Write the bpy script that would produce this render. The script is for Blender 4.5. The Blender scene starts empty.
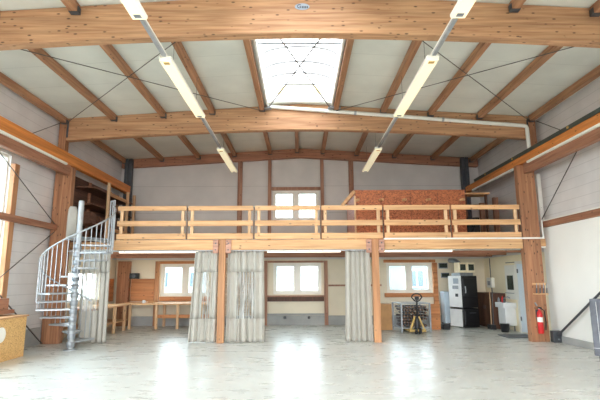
import bpy, bmesh, math, random
from mathutils import Vector, Matrix
random.seed(7)
sc = bpy.context.scene
COL = sc.collection
R = math.radians

# ------------------------------------------------------------------ materials
def lin(c):
    out = []
    for v in c:
        v /= 255.0
        out.append(v / 12.92 if v <= 0.04045 else ((v + 0.055) / 1.055) ** 2.4)
    return (*out, 1.0)

def newmat(name):
    m = bpy.data.materials.new(name)
    m.use_nodes = True
    nt = m.node_tree
    b = nt.nodes['Principled BSDF']
    return m, nt, b

def N(nt, t, **kw):
    n = nt.nodes.new(t)
    for k, v in kw.items():
        setattr(n, k, v)
    return n

def L(nt, a, b):
    nt.links.new(a, b)

def mixrgb(nt, fac, a, b, mode='MIX'):
    n = N(nt, 'ShaderNodeMix', data_type='RGBA', blend_type=mode)
    n.clamp_factor = True
    for sock, v in ((n.inputs[0], fac), (n.inputs[6], a), (n.inputs[7], b)):
        if hasattr(v, 'is_linked'):
            L(nt, v, sock)
        else:
            sock.default_value = v
    return n.outputs[2]

def ramp(nt, src, p0, p1, c0=(0, 0, 0, 1), c1=(1, 1, 1, 1)):
    n = N(nt, 'ShaderNodeValToRGB')
    n.color_ramp.elements[0].position = p0
    n.color_ramp.elements[1].position = p1
    n.color_ramp.elements[0].color = c0
    n.color_ramp.elements[1].color = c1
    L(nt, src, n.inputs[0])
    return n.outputs[0]

def math_(nt, op, a, b=0.0):
    n = N(nt, 'ShaderNodeMath', operation=op)
    for s, v in ((n.inputs[0], a), (n.inputs[1], b)):
        if hasattr(v, 'is_linked'):
            L(nt, v, s)
        else:
            s.default_value = v
    return n.outputs[0]

def plain(name, col, rough=0.6, metal=0.0, var=0.06, scale=3.0):
    m, nt, b = newmat(name)
    tc = N(nt, 'ShaderNodeTexCoord')
    no = N(nt, 'ShaderNodeTexNoise')
    no.inputs['Scale'].default_value = scale
    no.inputs['Detail'].default_value = 4
    L(nt, tc.outputs['Object'], no.inputs['Vector'])
    c = lin(col)
    d = tuple(max(0, x * (1 - 2.5 * var)) for x in c[:3]) + (1,)
    out = mixrgb(nt, ramp(nt, no.outputs[0], .35, .65), d, c)
    L(nt, out, b.inputs['Base Color'])
    b.inputs['Roughness'].default_value = rough
    b.inputs['Metallic'].default_value = metal
    return m

def wood(name, col, dark, axis='X', lam=0.0, knots=0.5, rough=0.6, fine=1.0):
    """Timber with grain along one axis, knots, and optional glue lines every lam metres of height."""
    m, nt, b = newmat(name)
    tc = N(nt, 'ShaderNodeTexCoord')
    oi = N(nt, 'ShaderNodeObjectInfo')
    add = N(nt, 'ShaderNodeVectorMath', operation='ADD')
    mul = N(nt, 'ShaderNodeVectorMath', operation='SCALE')
    mul.inputs[0].default_value = (13.1, 7.7, 5.3)
    L(nt, oi.outputs['Random'], mul.inputs['Scale'])
    L(nt, tc.outputs['Object'], add.inputs[0]); L(nt, mul.outputs[0], add.inputs[1])
    mp = N(nt, 'ShaderNodeMapping')
    s = [22 * fine] * 3
    s['XYZ'.index(axis)] = 1.1 * fine
    mp.inputs['Scale'].default_value = s
    L(nt, add.outputs[0], mp.inputs['Vector'])
    g = N(nt, 'ShaderNodeTexNoise')
    g.inputs['Scale'].default_value = 1.0; g.inputs['Detail'].default_value = 5
    g.inputs['Distortion'].default_value = 0.4
    L(nt, mp.outputs[0], g.inputs['Vector'])
    base = mixrgb(nt, ramp(nt, g.outputs[0], .32, .68), lin(dark), lin(col))
    # boards of slightly different tone
    n2 = N(nt, 'ShaderNodeTexNoise'); n2.inputs['Scale'].default_value = 1.0; n2.inputs['Detail'].default_value = 1
    mp3 = N(nt, 'ShaderNodeMapping')
    s3 = [9.0] * 3; s3['XYZ'.index(axis)] = 0.5
    mp3.inputs['Scale'].default_value = s3
    L(nt, add.outputs[0], mp3.inputs['Vector']); L(nt, mp3.outputs[0], n2.inputs['Vector'])
    tone = ramp(nt, n2.outputs[0], .35, .65, (.86, .86, .86, 1), (1.08, 1.08, 1.08, 1))
    base = mixrgb(nt, 1.0, base, tone, 'MULTIPLY')
    if knots > 0:
        mp2 = N(nt, 'ShaderNodeMapping')
        s2 = [15.0] * 3; s2['XYZ'.index(axis)] = 6.5
        mp2.inputs['Scale'].default_value = s2
        L(nt, add.outputs[0], mp2.inputs['Vector'])
        v = N(nt, 'ShaderNodeTexVoronoi')
        v.inputs['Scale'].default_value = 1.0
        L(nt, mp2.outputs[0], v.inputs['Vector'])
        k = ramp(nt, v.outputs['Distance'], .14, .26, (1, 1, 1, 1), (0, 0, 0, 1))
        sep = N(nt, 'ShaderNodeSeparateColor')
        L(nt, v.outputs['Color'], sep.inputs[0])
        pick = math_(nt, 'LESS_THAN', sep.outputs[0], knots * .55)
        f = math_(nt, 'MULTIPLY', k, pick)
        f = math_(nt, 'MULTIPLY', f, .85)
        kd = tuple(x * .16 for x in lin(dark)[:3]) + (1,)
        base = mixrgb(nt, f, base, kd)
    if lam:
        sx = N(nt, 'ShaderNodeSeparateXYZ'); L(nt, tc.outputs['Object'], sx.inputs[0])
        fr = math_(nt, 'FRACT', math_(nt, 'DIVIDE', sx.outputs[2], lam))
        ln = math_(nt, 'LESS_THAN', fr, .09)
        base = mixrgb(nt, math_(nt, 'MULTIPLY', ln, .3), base, lin(dark))
    L(nt, base, b.inputs['Base Color'])
    b.inputs['Roughness'].default_value = rough
    return m

def osb(name, a, bcol, dk, scale=28):
    m, nt, b = newmat(name)
    tc = N(nt, 'ShaderNodeTexCoord')
    no = N(nt, 'ShaderNodeTexNoise'); no.inputs['Scale'].default_value = 9
    L(nt, tc.outputs['Object'], no.inputs['Vector'])
    mx = N(nt, 'ShaderNodeVectorMath', operation='SCALE'); mx.inputs['Scale'].default_value = .12
    L(nt, no.outputs['Color'], mx.inputs[0])
    ad = N(nt, 'ShaderNodeVectorMath', operation='ADD')
    L(nt, tc.outputs['Object'], ad.inputs[0]); L(nt, mx.outputs[0], ad.inputs[1])
    v = N(nt, 'ShaderNodeTexVoronoi'); v.inputs['Scale'].default_value = scale
    mp = N(nt, 'ShaderNodeMapping'); mp.inputs['Scale'].default_value = (.8, 1, 1.3)
    L(nt, ad.outputs[0], mp.inputs['Vector']); L(nt, mp.outputs[0], v.inputs['Vector'])
    sep = N(nt, 'ShaderNodeSeparateColor'); L(nt, v.outputs['Color'], sep.inputs[0])
    base = mixrgb(nt, sep.outputs[0], lin(a), lin(bcol))
    dkf = math_(nt, 'MULTIPLY', math_(nt, 'GREATER_THAN', sep.outputs[1], .78), .7)
    base = mixrgb(nt, dkf, base, lin(dk))
    L(nt, base, b.inputs['Base Color']); b.inputs['Roughness'].default_value = .6
    return m

def ribbed(name, col, dark, axis, pitch, width=.12, rough=.5, strength=.5):
    """Painted sheet with fine parallel joints every pitch metres along one axis."""
    m, nt, b = newmat(name)
    tc = N(nt, 'ShaderNodeTexCoord')
    sx = N(nt, 'ShaderNodeSeparateXYZ'); L(nt, tc.outputs['Object'], sx.inputs[0])
    fr = math_(nt, 'FRACT', math_(nt, 'DIVIDE', sx.outputs['XYZ'.index(axis)], pitch))
    ln = math_(nt, 'LESS_THAN', fr, width)
    no = N(nt, 'ShaderNodeTexNoise'); no.inputs['Scale'].default_value = 1.2; no.inputs['Detail'].default_value = 3
    L(nt, tc.outputs['Object'], no.inputs['Vector'])
    c = lin(col)
    c2 = tuple(x * .88 for x in c[:3]) + (1,)
    base = mixrgb(nt, ramp(nt, no.outputs[0], .35, .7), c2, c)
    base = mixrgb(nt, math_(nt, 'MULTIPLY', ln, strength), base, lin(dark))
    L(nt, base, b.inputs['Base Color'])
    bp = N(nt, 'ShaderNodeBump'); bp.inputs['Strength'].default_value = .25; bp.inputs['Distance'].default_value = .02
    bp.invert = True
    L(nt, ln, bp.inputs['Height']); L(nt, bp.outputs[0], b.inputs['Normal'])
    b.inputs['Roughness'].default_value = rough
    return m

def concrete(name, col, dark, rough0, rough1):
    m, nt, b = newmat(name)
    tc = N(nt, 'ShaderNodeTexCoord')
    n1 = N(nt, 'ShaderNodeTexNoise'); n1.inputs['Scale'].default_value = .45; n1.inputs['Detail'].default_value = 8
    n1.inputs['Roughness'].default_value = .62
    L(nt, tc.outputs['Object'], n1.inputs['Vector'])
    mp = N(nt, 'ShaderNodeMapping'); mp.inputs['Scale'].default_value = (1.6, 3.6, 1)
    L(nt, tc.outputs['Object'], mp.inputs['Vector'])
    n2 = N(nt, 'ShaderNodeTexNoise'); n2.inputs['Scale'].default_value = 1.0; n2.inputs['Detail'].default_value = 8
    n2.inputs['Roughness'].default_value = .7
    L(nt, mp.outputs[0], n2.inputs['Vector'])
    base = mixrgb(nt, ramp(nt, n1.outputs[0], .35, .62), lin(dark), lin(col))
    d2 = tuple(x * .82 for x in lin(dark)[:3]) + (1,)
    scuff = ramp(nt, n2.outputs[0], .57, .74)
    base = mixrgb(nt, math_(nt, 'MULTIPLY', scuff, .2), base, d2)
    n3 = N(nt, 'ShaderNodeTexVoronoi'); n3.inputs['Scale'].default_value = 1.6
    L(nt, tc.outputs['Object'], n3.inputs['Vector'])
    spot = ramp(nt, n3.outputs['Distance'], .025, .045, (1, 1, 1, 1), (0, 0, 0, 1))
    base = mixrgb(nt, math_(nt, 'MULTIPLY', spot, .5), base, lin((120, 118, 110)))
    L(nt, base, b.inputs['Base Color'])
    L(nt, ramp(nt, n2.outputs[0], .3, .7, (rough0,) * 3 + (1,), (rough1,) * 3 + (1,)), b.inputs['Roughness'])
    b.inputs['Specular IOR Level'].default_value = .6
    bp = N(nt, 'ShaderNodeBump'); bp.inputs['Strength'].default_value = .06; bp.inputs['Distance'].default_value = .02
    L(nt, n2.outputs[0], bp.inputs['Height']); L(nt, bp.outputs[0], b.inputs['Normal'])
    return m

def glass(name, tint=(240, 248, 250), gloss=.06, haze=0.0, hazecol=(240, 245, 245)):
    m = bpy.data.materials.new(name); m.use_nodes = True
    nt = m.node_tree; nt.nodes.clear()
    out = N(nt, 'ShaderNodeOutputMaterial')
    t = N(nt, 'ShaderNodeBsdfTransparent'); t.inputs[0].default_value = lin(tint)
    g = N(nt, 'ShaderNodeBsdfGlossy'); g.inputs['Roughness'].default_value = .05
    mx = N(nt, 'ShaderNodeMixShader'); mx.inputs[0].default_value = gloss
    L(nt, t.outputs[0], mx.inputs[1]); L(nt, g.outputs[0], mx.inputs[2])
    last = mx.outputs[0]
    if haze:
        tl = N(nt, 'ShaderNodeBsdfTranslucent'); tl.inputs[0].default_value = lin(hazecol)
        df = N(nt, 'ShaderNodeBsdfDiffuse'); df.inputs[0].default_value = lin(hazecol)
        m1 = N(nt, 'ShaderNodeMixShader'); m1.inputs[0].default_value = .4
        L(nt, tl.outputs[0], m1.inputs[1]); L(nt, df.outputs[0], m1.inputs[2])
        m2 = N(nt, 'ShaderNodeMixShader'); m2.inputs[0].default_value = haze
        if name == 'clear_vinyl':   # creased vinyl: milky vertical streaks
            tc = N(nt, 'ShaderNodeTexCoord'); mp = N(nt, 'ShaderNodeMapping'); mp.inputs['Scale'].default_value = (26, 26, 1.6)
            no = N(nt, 'ShaderNodeTexNoise'); no.inputs['Scale'].default_value = 1.0; no.inputs['Detail'].default_value = 3
            L(nt, tc.outputs['Object'], mp.inputs[0]); L(nt, mp.outputs[0], no.inputs['Vector'])
            L(nt, ramp(nt, no.outputs[0], .4, .62, (haze * .3,) * 3 + (1,), (.85,) * 3 + (1,)), m2.inputs[0])
        L(nt, last, m2.inputs[1]); L(nt, m1.outputs[0], m2.inputs[2])
        last = m2.outputs[0]
    L(nt, last, out.inputs[0])
    return m

def cloth(name, col, trans=.25):
    m = bpy.data.materials.new(name); m.use_nodes = True
    nt = m.node_tree; nt.nodes.clear()
    out = N(nt, 'ShaderNodeOutputMaterial')
    tc = N(nt, 'ShaderNodeTexCoord')
    no = N(nt, 'ShaderNodeTexNoise'); no.inputs['Scale'].default_value = 6; no.inputs['Detail'].default_value = 4
    L(nt, tc.outputs['Object'], no.inputs['Vector'])
    c = lin(col); c2 = tuple(x * .85 for x in c[:3]) + (1,)
    cc = mixrgb(nt, no.outputs[0], c2, c)
    d = N(nt, 'ShaderNodeBsdfDiffuse'); t = N(nt, 'ShaderNodeBsdfTranslucent')
    L(nt, cc, d.inputs[0]); L(nt, cc, t.inputs[0])
    mx = N(nt, 'ShaderNodeMixShader'); mx.inputs[0].default_value = trans
    L(nt, d.outputs[0], mx.inputs[1]); L(nt, t.outputs[0], mx.inputs[2])
    L(nt, mx.outputs[0], out.inputs[0])
    return m

def lamp(name, col, strength):
    m, nt, b = newmat(name)
    b.inputs['Base Color'].default_value = lin(col)
    b.inputs['Emission Color'].default_value = lin(col)
    b.inputs['Emission Strength'].default_value = strength
    return m

MT = {}
BEAM, BEAMD = (202, 158, 118), (164, 116, 82)
MT['glulam'] = wood('glulam', BEAM, BEAMD, 'X', lam=.045, knots=.75)
MT['purlin'] = wood('purlin_timber', (186, 138, 102), (150, 104, 74), 'Y', knots=.35)
MT['rear_beam'] = wood('rear_beam_timber', (190, 135, 105), (150, 98, 74), 'X', lam=.045, knots=.5)
MT['column'] = wood('column_timber', (182, 130, 94), (144, 96, 68), 'Z', knots=.75)
MT['post'] = wood('post_timber', (198, 146, 102), (168, 114, 76), 'Z', knots=.4)
MT['stud'] = wood('stud_timber', (178, 132, 106), (146, 100, 78), 'Z', knots=.3)
MT['pine_x'] = wood('pine_rail', (226, 182, 134), (204, 152, 104), 'X', knots=.3)
MT['pine_y'] = wood('pine_board', (216, 172, 126), (192, 142, 98), 'Y', knots=.3)
MT['pine_z'] = wood('pine_upright', (232, 196, 156), (212, 168, 124), 'Z', knots=.2)
MT['orange_y'] = wood('orange_crane_beam', (226, 146, 74), (200, 118, 54), 'Y', knots=.15)
MT['brown_y'] = wood('brown_beam', (178, 126, 96), (142, 94, 70), 'Y', knots=.4)
MT['panel_x'] = wood('panelling', (206, 140, 88), (178, 110, 64), 'X', knots=.5, fine=.7)
MT['panel_y'] = wood('panelling_side', (206, 140, 88), (178, 110, 64), 'Y', knots=.5, fine=.7)
MT['dark_wood'] = wood('dark_wood', (104, 68, 48), (72, 44, 32), 'Z', knots=.2)
MT['dark_wood_y'] = wood('dark_wood_shelf', (120, 82, 62), (84, 54, 42), 'Y', knots=.2)
MT['osb'] = osb('osb_box', (204, 122, 76), (164, 92, 58), (110, 60, 40), 36)
MT['osb_light'] = osb('osb_counter', (228, 188, 126), (208, 162, 100), (172, 126, 72), 60)
MT['ceiling'] = ribbed('ceiling_panel', (226, 228, 219), (192, 194, 186), 'Y', 1.0, .02, .5, .5)
MT['wall_side'] = ribbed('wall_sheet', (232, 228, 226), (190, 186, 184), 'Z', .25, .07, .5, .45)
MT['wall_rear'] = ribbed('wall_rear_sheet', (224, 219, 215), (184, 178, 174), 'Z', 1.0, .02, .6, .6)
MT['wall_low'] = plain('wall_cream', (238, 226, 202), .6, 0, .04, 1.0)
MT['white_paint'] = plain('white_paint', (246, 245, 240), .5, 0, .015, 1.0)
MT['cream_paint'] = plain('cream_paint', (252, 238, 206), .55, 0, .03, 1.0)
MT['floor'] = concrete('floor_concrete', (213, 215, 210), (197, 199, 194), .2, .42)
MT['plinth'] = plain('plinth_grey', (172, 172, 170), .7, 0, .08, 2.0)
MT['galv'] = plain('galvanised', (152, 158, 164), .4, .45, .08, 12)
MT['galv_light'] = plain('galvanised_light', (174, 178, 182), .42, .3, .06, 12)
MT['steel_dark'] = plain('steel_dark', (92, 95, 100), .5, .5, .08, 8)
MT['rod'] = plain('rod_steel', (96, 92, 88), .5, .4, .05, 8)
MT['rail_green'] = plain('rail_green', (78, 88, 82), .5, .3, .1, 5)
MT['black'] = plain('black_paint', (30, 30, 33), .4, .1, .1, 6)
MT['black_soft'] = plain('black_rubber', (38, 38, 40), .75, 0, .1, 6)
MT['white_plastic'] = plain('white_plastic', (240, 238, 230), .35, 0, .02, 4)
MT['white_enamel'] = plain('white_enamel', (236, 238, 240), .25, 0, .03, 4)
MT['curtain'] = cloth('curtain_grey', (212, 208, 199), .18)
MT['clear'] = glass('clear_vinyl', (248, 249, 248), .09, .15, (252, 252, 250))
MT['glass'] = glass('window_glass', (236, 246, 250), .05, 0)
MT['dome'] = glass('dome_sheet', (180, 181, 182), .02, .2, (225, 225, 225))
MT['upvc'] = plain('window_frame_white', (240, 236, 226), .4, 0, .02, 3)
MT['tube'] = lamp('fluorescent_tube', (255, 244, 206), .2)
MT['strip'] = lamp('strip_light', (255, 250, 238), .8)
MT['fixture'] = plain('fixture_white', (244, 242, 230), .4, 0, .02, 4)
MT['insul'] = plain('insulation_yellow', (240, 226, 176), .8, 0, .18, 14)
MT['red'] = plain('red_paint', (214, 36, 40), .3, 0, .05, 5)
MT['yellow'] = plain('yellow_paint', (206, 172, 98), .45, 0, .08, 6)
MT['tarp'] = plain('grey_tarp', (104, 108, 118), .55, 0, .16, 7)
MT['rope'] = plain('white_rope', (225, 225, 225), .7, 0, .05, 20)
MT['old_board'] = wood('old_board', (214, 192, 166), (182, 158, 132), 'X', knots=.3)
MT['block'] = wood('end_grain_block', (206, 160, 138), (170, 122, 104), 'X', knots=.6)
MT['bark'] = plain('log_bark', (84, 62, 54), .8, 0, .3, 14)
MT['log_end'] = plain('log_end', (158, 122, 98), .8, 0, .25, 16)
MT['card'] = plain('cardboard', (196, 148, 100), .8, 0, .08, 4)
MT['blue_box'] = plain('pale_blue_paint', (196, 214, 228), .4, 0, .04, 4)
MT['door_blue'] = plain('door_pale_blue', (226, 236, 244), .35, 0, .02, 2)
MT['dial'] = plain('dark_dial', (58, 66, 60), .25, 0, .15, 10)
MT['brick_out'] = plain('facade_grey', (150, 156, 160), .8, 0, .05, .4)
MT['brick_out2'] = plain('facade_bluegrey', (120, 140, 148), .8, 0, .05, .4)
MT['roof_out'] = plain('roof_tiles', (120, 118, 118), .8, 0, .08, 1)
MT['dark_glass'] = plain('far_window', (70, 86, 94), .2, 0, .05, 1)
MT['ground'] = plain('outside_paving', (120, 122, 116), .9, 0, .1, .5)
MT['green'] = plain('leaf_green', (92, 112, 84), .8, 0, .25, 3)
MT['rib'] = plain('rib_grey', (150, 152, 154), .5, 0, .03, 6)
MT['upright_steel'] = plain('upright_brown', (104, 84, 70), .6, .2, .05, 6)
MT['orange_mark'] = plain('orange_mark', (230, 150, 60), .5, 0, .05, 4)
MT['ink'] = plain('ink_dark', (50, 54, 62), .5, 0, .02, 4)
MT['badge'] = plain('badge_grey', (150, 160, 172), .4, .2, .02, 4)

# ------------------------------------------------------------------ mesh helpers
ORG = {}

class MB:
    def __init__(self):
        self.bm = bmesh.new()
        self.smooth = False
    def box(self, x0, x1, y0, y1, z0, z1):
        self.obox(((x0 + x1) / 2, (y0 + y1) / 2, (z0 + z1) / 2), (abs(x1 - x0), abs(y1 - y0), abs(z1 - z0)))
        return self
    def obox(self, c, s, rot=None):
        m = Matrix.Translation(c) @ (rot.to_4x4() if rot else Matrix.Identity(4)) @ Matrix.Diagonal((*s, 1))
        bmesh.ops.create_cube(self.bm, size=1, matrix=m)
        return self
    def bar(self, a, b, w, h):
        a, b = Vector(a), Vector(b)
        d = (b - a); ln = d.length; d.normalize()
        up = Vector((0, 0, 1)) if abs(d.z) < .95 else Vector((0, 1, 0))
        side = up.cross(d).normalized(); u = d.cross(side)
        rot = Matrix((d, side, u)).transposed()
        return self.obox((a + b) / 2, (ln, w, h), rot)
    def tube(self, pts, r, n=8, closed=False):
        pts = [Vector(p) for p in pts]
        rs = r if isinstance(r, (list, tuple)) else [r] * len(pts)
        rings = []
        prev = None
        for i, p in enumerate(pts):
            if closed:
                d = (pts[(i + 1) % len(pts)] - pts[i - 1])
            else:
                d = (pts[min(i + 1, len(pts) - 1)] - pts[max(i - 1, 0)])
            d.normalize()
            if prev is None:
                ref = Vector((0, 0, 1)) if abs(d.z) < .9 else Vector((1, 0, 0))
                s = ref.cross(d).normalized()
            else:
                s = (prev - d * prev.dot(d)).normalized()
            prev = s
            t = d.cross(s)
            rings.append([self.bm.verts.new(p + (s * math.cos(2 * math.pi * k / n) + t * math.sin(2 * math.pi * k / n)) * rs[i]) for k in range(n)])
        m = len(rings)
        for i in range(m if closed else m - 1):
            A, B = rings[i], rings[(i + 1) % m]
            for k in range(n):
                self.bm.faces.new((A[k], A[(k + 1) % n], B[(k + 1) % n], B[k]))
        if not closed:
            self.bm.faces.new(rings[0][::-1]); self.bm.faces.new(rings[-1])
        self.smooth = True
        return self
    def lathe(self, c, prof, n=16, axis='Z'):
        """prof: list of (radius, height) from bottom to top, about a vertical axis at c."""
        c = Vector(c); rings = []
        for r, z in prof:
            rings.append([self.bm.verts.new(c + Vector((r * math.cos(2 * math.pi * k / n), r * math.sin(2 * math.pi * k / n), z))) for k in range(n)])
        for A, B in zip(rings, rings[1:]):
            for k in range(n):
                self.bm.faces.new((A[k], A[(k + 1) % n], B[(k + 1) % n], B[k]))
        self.bm.faces.new(rings[0][::-1]); self.bm.faces.new(rings[-1])
        self.smooth = True
        return self
    def prism(self, poly, depth):
        """poly: list of 3D points (planar), extruded by the vector depth."""
        d = Vector(depth)
        a = [self.bm.verts.new(Vector(p)) for p in poly]
        b = [self.bm.verts.new(Vector(p) + d) for p in poly]
        n = len(a)
        self.bm.faces.new(a[::-1]); self.bm.faces.new(b)
        for k in range(n):
            self.bm.faces.new((a[k], a[(k + 1) % n], b[(k + 1) % n], b[k]))
        return self
    def build(self, name, m, parent=None, loc=None, bevel=0.0, solid=0.0):
        if parent is not None:
            o0 = ORG[parent.name]
        else:
            if loc is None:
                self.bm.verts.ensure_lookup_table()
                lo = Vector((1e9,) * 3); hi = Vector((-1e9,) * 3)
                for v in self.bm.verts:
                    for i in range(3):
                        lo[i] = min(lo[i], v.co[i]); hi[i] = max(hi[i], v.co[i])
                loc = ((lo.x + hi.x) / 2, (lo.y + hi.y) / 2, lo.z)
            o0 = Vector(loc)
        bmesh.ops.recalc_face_normals(self.bm, faces=self.bm.faces)
        for v in self.bm.verts:
            v.co -= o0
        me = bpy.data.meshes.new(name)
        self.bm.to_mesh(me); self.bm.free()
        ob = bpy.data.objects.new(name, me)
        me.materials.append(MT[m] if isinstance(m, str) else m)
        if self.smooth:
            for p in me.polygons:
                p.use_smooth = True
            try:
                me.set_sharp_from_angle(angle=R(40))
            except Exception:
                pass
        COL.objects.link(ob)
        if parent is not None:
            ob.parent = parent
        else:
            ob.location = o0
        ORG[ob.name] = Vector(o0)
        if bevel:
            bv = ob.modifiers.new('bevel', 'BEVEL'); bv.width = bevel; bv.segments = 1; bv.limit_method = 'ANGLE'
        if solid:
            sd = ob.modifiers.new('solidify', 'SOLIDIFY'); sd.thickness = solid; sd.offset = 0
        return ob

def tag(o, label, cat, group=None, kind='thing'):
    o['label'] = label; o['category'] = cat; o['kind'] = kind
    if group:
        o['group'] = group
    return o

def thing(name, label, cat, loc, group=None):
    o = bpy.data.objects.new(name, None)
    o.empty_display_size = .2
    COL.objects.link(o)
    o.location = loc
    ORG[o.name] = Vector(loc)
    return tag(o, label, cat, group)

def struct(mb, name, m, **kw):
    o = mb.build(name, m, **kw)
    o['kind'] = 'structure'
    return o

def box(x0, x1, y0, y1, z0, z1):
    return MB().box(x0, x1, y0, y1, z0, z1)

ORD = ['first', 'second', 'third', 'fourth', 'fifth', 'sixth', 'seventh', 'eighth', 'ninth', 'tenth', 'eleventh', 'twelfth', 'thirteenth', 'fourteenth']

# ------------------------------------------------------------------ dimensions
XL, XR = -6.68, 6.68          # inner faces of the side walls
YF, YM, YB = -3.0, 12.0, 16.6 # front wall, mezzanine edge, rear wall
def roof_z(x): return 6.40 - .062 * abs(x)

# ------------------------------------------------------------------ setting
def holed(mb, axis, p0, p1, a0, a1, z0, z1, holes):
    """Wall slab between p0 and p1 on axis, spanning a0..a1 by z0..z1, with rectangular holes (a0,a1,z0,z1)."""
    As = sorted({a0, a1, *[h[0] for h in holes], *[h[1] for h in holes]})
    for i in range(len(As) - 1):
        s, e = As[i], As[i + 1]
        hs = sorted([h for h in holes if h[0] <= s + 1e-6 and h[1] >= e - 1e-6], key=lambda h: h[2])
        z = z0
        for h in hs + [(0, 0, z1, z1)]:
            if h[2] > z + 1e-6:
                if axis == 'Y':
                    mb.box(s, e, p0, p1, z, h[2])
                else:
                    mb.box(p0, p1, s, e, z, h[2])
            z = max(z, h[3])
    return mb

RW = [(-5.0, -3.28, 1.02, 2.15), (-.97, .75, 1.07, 2.17), (3.1, 4.72, 1.1, 2.16), (-1.0, .69, 3.72, 4.83)]
LW = [(2.4, 6.7, .96, 4.45), (7.35, 10.22, .96, 4.45), (13.2, 15.3, .95, 1.85)]
SK = [(2.4, 6.7), (7.3, 11.85)]

fl = MB(); fl.box(XL - .3, XR + .3, YF - .3, YB + .3, -.2, 0)
struct(fl, 'floor', 'floor', loc=(0, 0, 0))

ce = MB()
th = .12
for sx in (-1, 1):
    def slab(x0, x1, y0, y1):
        a, b = sorted((abs(x0), abs(x1)))
        pts = [(sx * a, y0, 6.40 - .062 * a), (sx * b, y0, 6.40 - .062 * b), (sx * b, y1, 6.40 - .062 * b), (sx * a, y1, 6.40 - .062 * a)]
        ce.prism(pts, (0, 0, th))
    slab(.9, 7.0, YF - .3, YB + .3)
    ys = [YF - .3] + [v for s in SK for v in s] + [YB + .3]
    for k in range(0, len(ys), 2):
        slab(0, .9, ys[k], ys[k + 1])
struct(ce, 'ceiling', 'ceiling', loc=(0, 0, 6))

struct(holed(MB(), 'Y', YB, YB + .25, XL - .25, XR + .25, 0, 6.5, RW), 'wall_rear', 'wall_rear', loc=(0, YB, 0))
struct(holed(MB(), 'X', XL - .25, XL, YF, YB, 0, 6.2, LW), 'wall_left', 'wall_side', loc=(XL, 8, 0))
struct(holed(MB(), 'X', XR, XR + .25, YF, YB, 0, 6.2, []), 'wall_right', 'wall_side', loc=(XR, 8, 0))
struct(holed(MB(), 'Y', YF - .25, YF, XL - .25, XR + .25, 0, 6.5, [(-4.5, 4.5, 0, 4.6)]), 'wall_front', 'wall_rear', loc=(0, YF, 0))
# lower linings
lo = MB(); holed(lo, 'Y', YB - .03, YB - .002, XL, XR, .0, 2.3, [h for h in RW if h[3] < 3])
struct(lo, 'trim_1', 'wall_low', loc=(0, YB, 0))                       # cream lining under the mezzanine
struct(box(XR - .06, XR - .002, 12.35, YB - .035, .0, 2.3), 'trim_2', 'cream_paint')
struct(box(XR - .1, XR - .002, 4.0, 12.34, .16, 2.93), 'trim_3', 'white_paint')
struct(box(XR - .12, XR - .002, 4.0, 12.34, .0, .16), 'baseboard_right', 'plinth')
struct(box(XL + .002, XL + .06, 0, 11.95, .0, .42), 'baseboard_left', 'plinth')
struct(holed(MB(), 'X', XL + .002, XL + .05, 12.2, YB - .04, .0, 2.3, [LW[2]]), 'trim_4', 'wall_low', loc=(XL, 14, 0))
struct(box(XL + .1, XR - .1, YB - .09, YB - .032, 0, .32), 'baseboard_rear', 'plinth')

# windows
def window_y(n, x0, x1, z0, z1, y, sashes=2):
    f = MB(); t = .07
    f.box(x0, x1, y, y + .08, z0, z0 + t); f.box(x0, x1, y, y + .08, z1 - t, z1)
    f.box(x0, x0 + t, y, y + .08, z0 + t, z1 - t); f.box(x1 - t, x1, y, y + .08, z0 + t, z1 - t)
    w = struct(f, 'window_%d' % n, 'upvc', loc=((x0 + x1) / 2, y, z0))
    xm = (x0 + x1) / 2
    box(xm - .08, xm + .08, y - .012, y + .07, z0 + t, z1 - t).build('mullion', 'upvc', w)
    for a, b in ((x0 + t, xm - .08), (xm + .08, x1 - t)):
        s = MB(); q = .045
        s.box(a, b, y + .01, y + .06, z0 + t, z0 + t + q); s.box(a, b, y + .01, y + .06, z1 - t - q, z1 - t)
        s.box(a, a + q, y + .01, y + .06, z0 + t + q, z1 - t - q); s.box(b - q, b, y + .01, y + .06, z0 + t + q, z1 - t - q)
        so = s.build('sash', 'upvc', w)
        box(a + q, b - q, y + .03, y + .04, z0 + t + q, z1 - t - q).build('pane', 'glass', so)
        MB().tube([(xm + (-.05 if b < xm else .05), y - .03, (z0 + z1) / 2 - .02), (xm + (-.05 if b < xm else .05), y - .03, (z0 + z1) / 2 + .09)], .01, 6).build('handle', 'white_plastic', so)
    return w
for i, h in enumerate(RW):
    window_y(i + 1, *h, YB + .04)

def window_x(n, y0, y1, z0, z1, x):
    f = MB(); t = .06
    f.box(x - .1, x, y0, y1, z0, z0 + t); f.box(x - .1, x, y0, y1, z1 - t, z1)
    f.box(x - .1, x, y0, y0 + t, z0 + t, z1 - t); f.box(x - .1, x, y1 - t, y1, z0 + t, z1 - t)
    w = struct(f, 'window_%d' % n, 'upvc', loc=(x, y0, z0))
    k = 3
    step = (y1 - y0 - 2 * t) / k
    for i in range(k):
        a = y0 + t + i * step
        box(x - .06, x - .05, a + .02, a + step - .02, z0 + t, z1 - t).build('pane', 'glass', w)
        if i:
            box(x - .09, x - .01, a - .025, a + .025, z0 + t, z1 - t).build('mullion', 'upvc', w)
    for z in ((2.1, 3.25) if z1 > 3 else ()):
        for i in range(k):
            a = y0 + t + i * step
            box(x - .085, x - .02, a + .02, a + step - .02, z - .025, z + .025).build('glazing_bar', 'upvc', w)
window_x(5, *LW[0], XL - .05)  # unseen window on the near side, added to let in daylight
window_x(6, *LW[1], XL - .05)
window_x(7, *LW[2], XL - .05)

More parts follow.
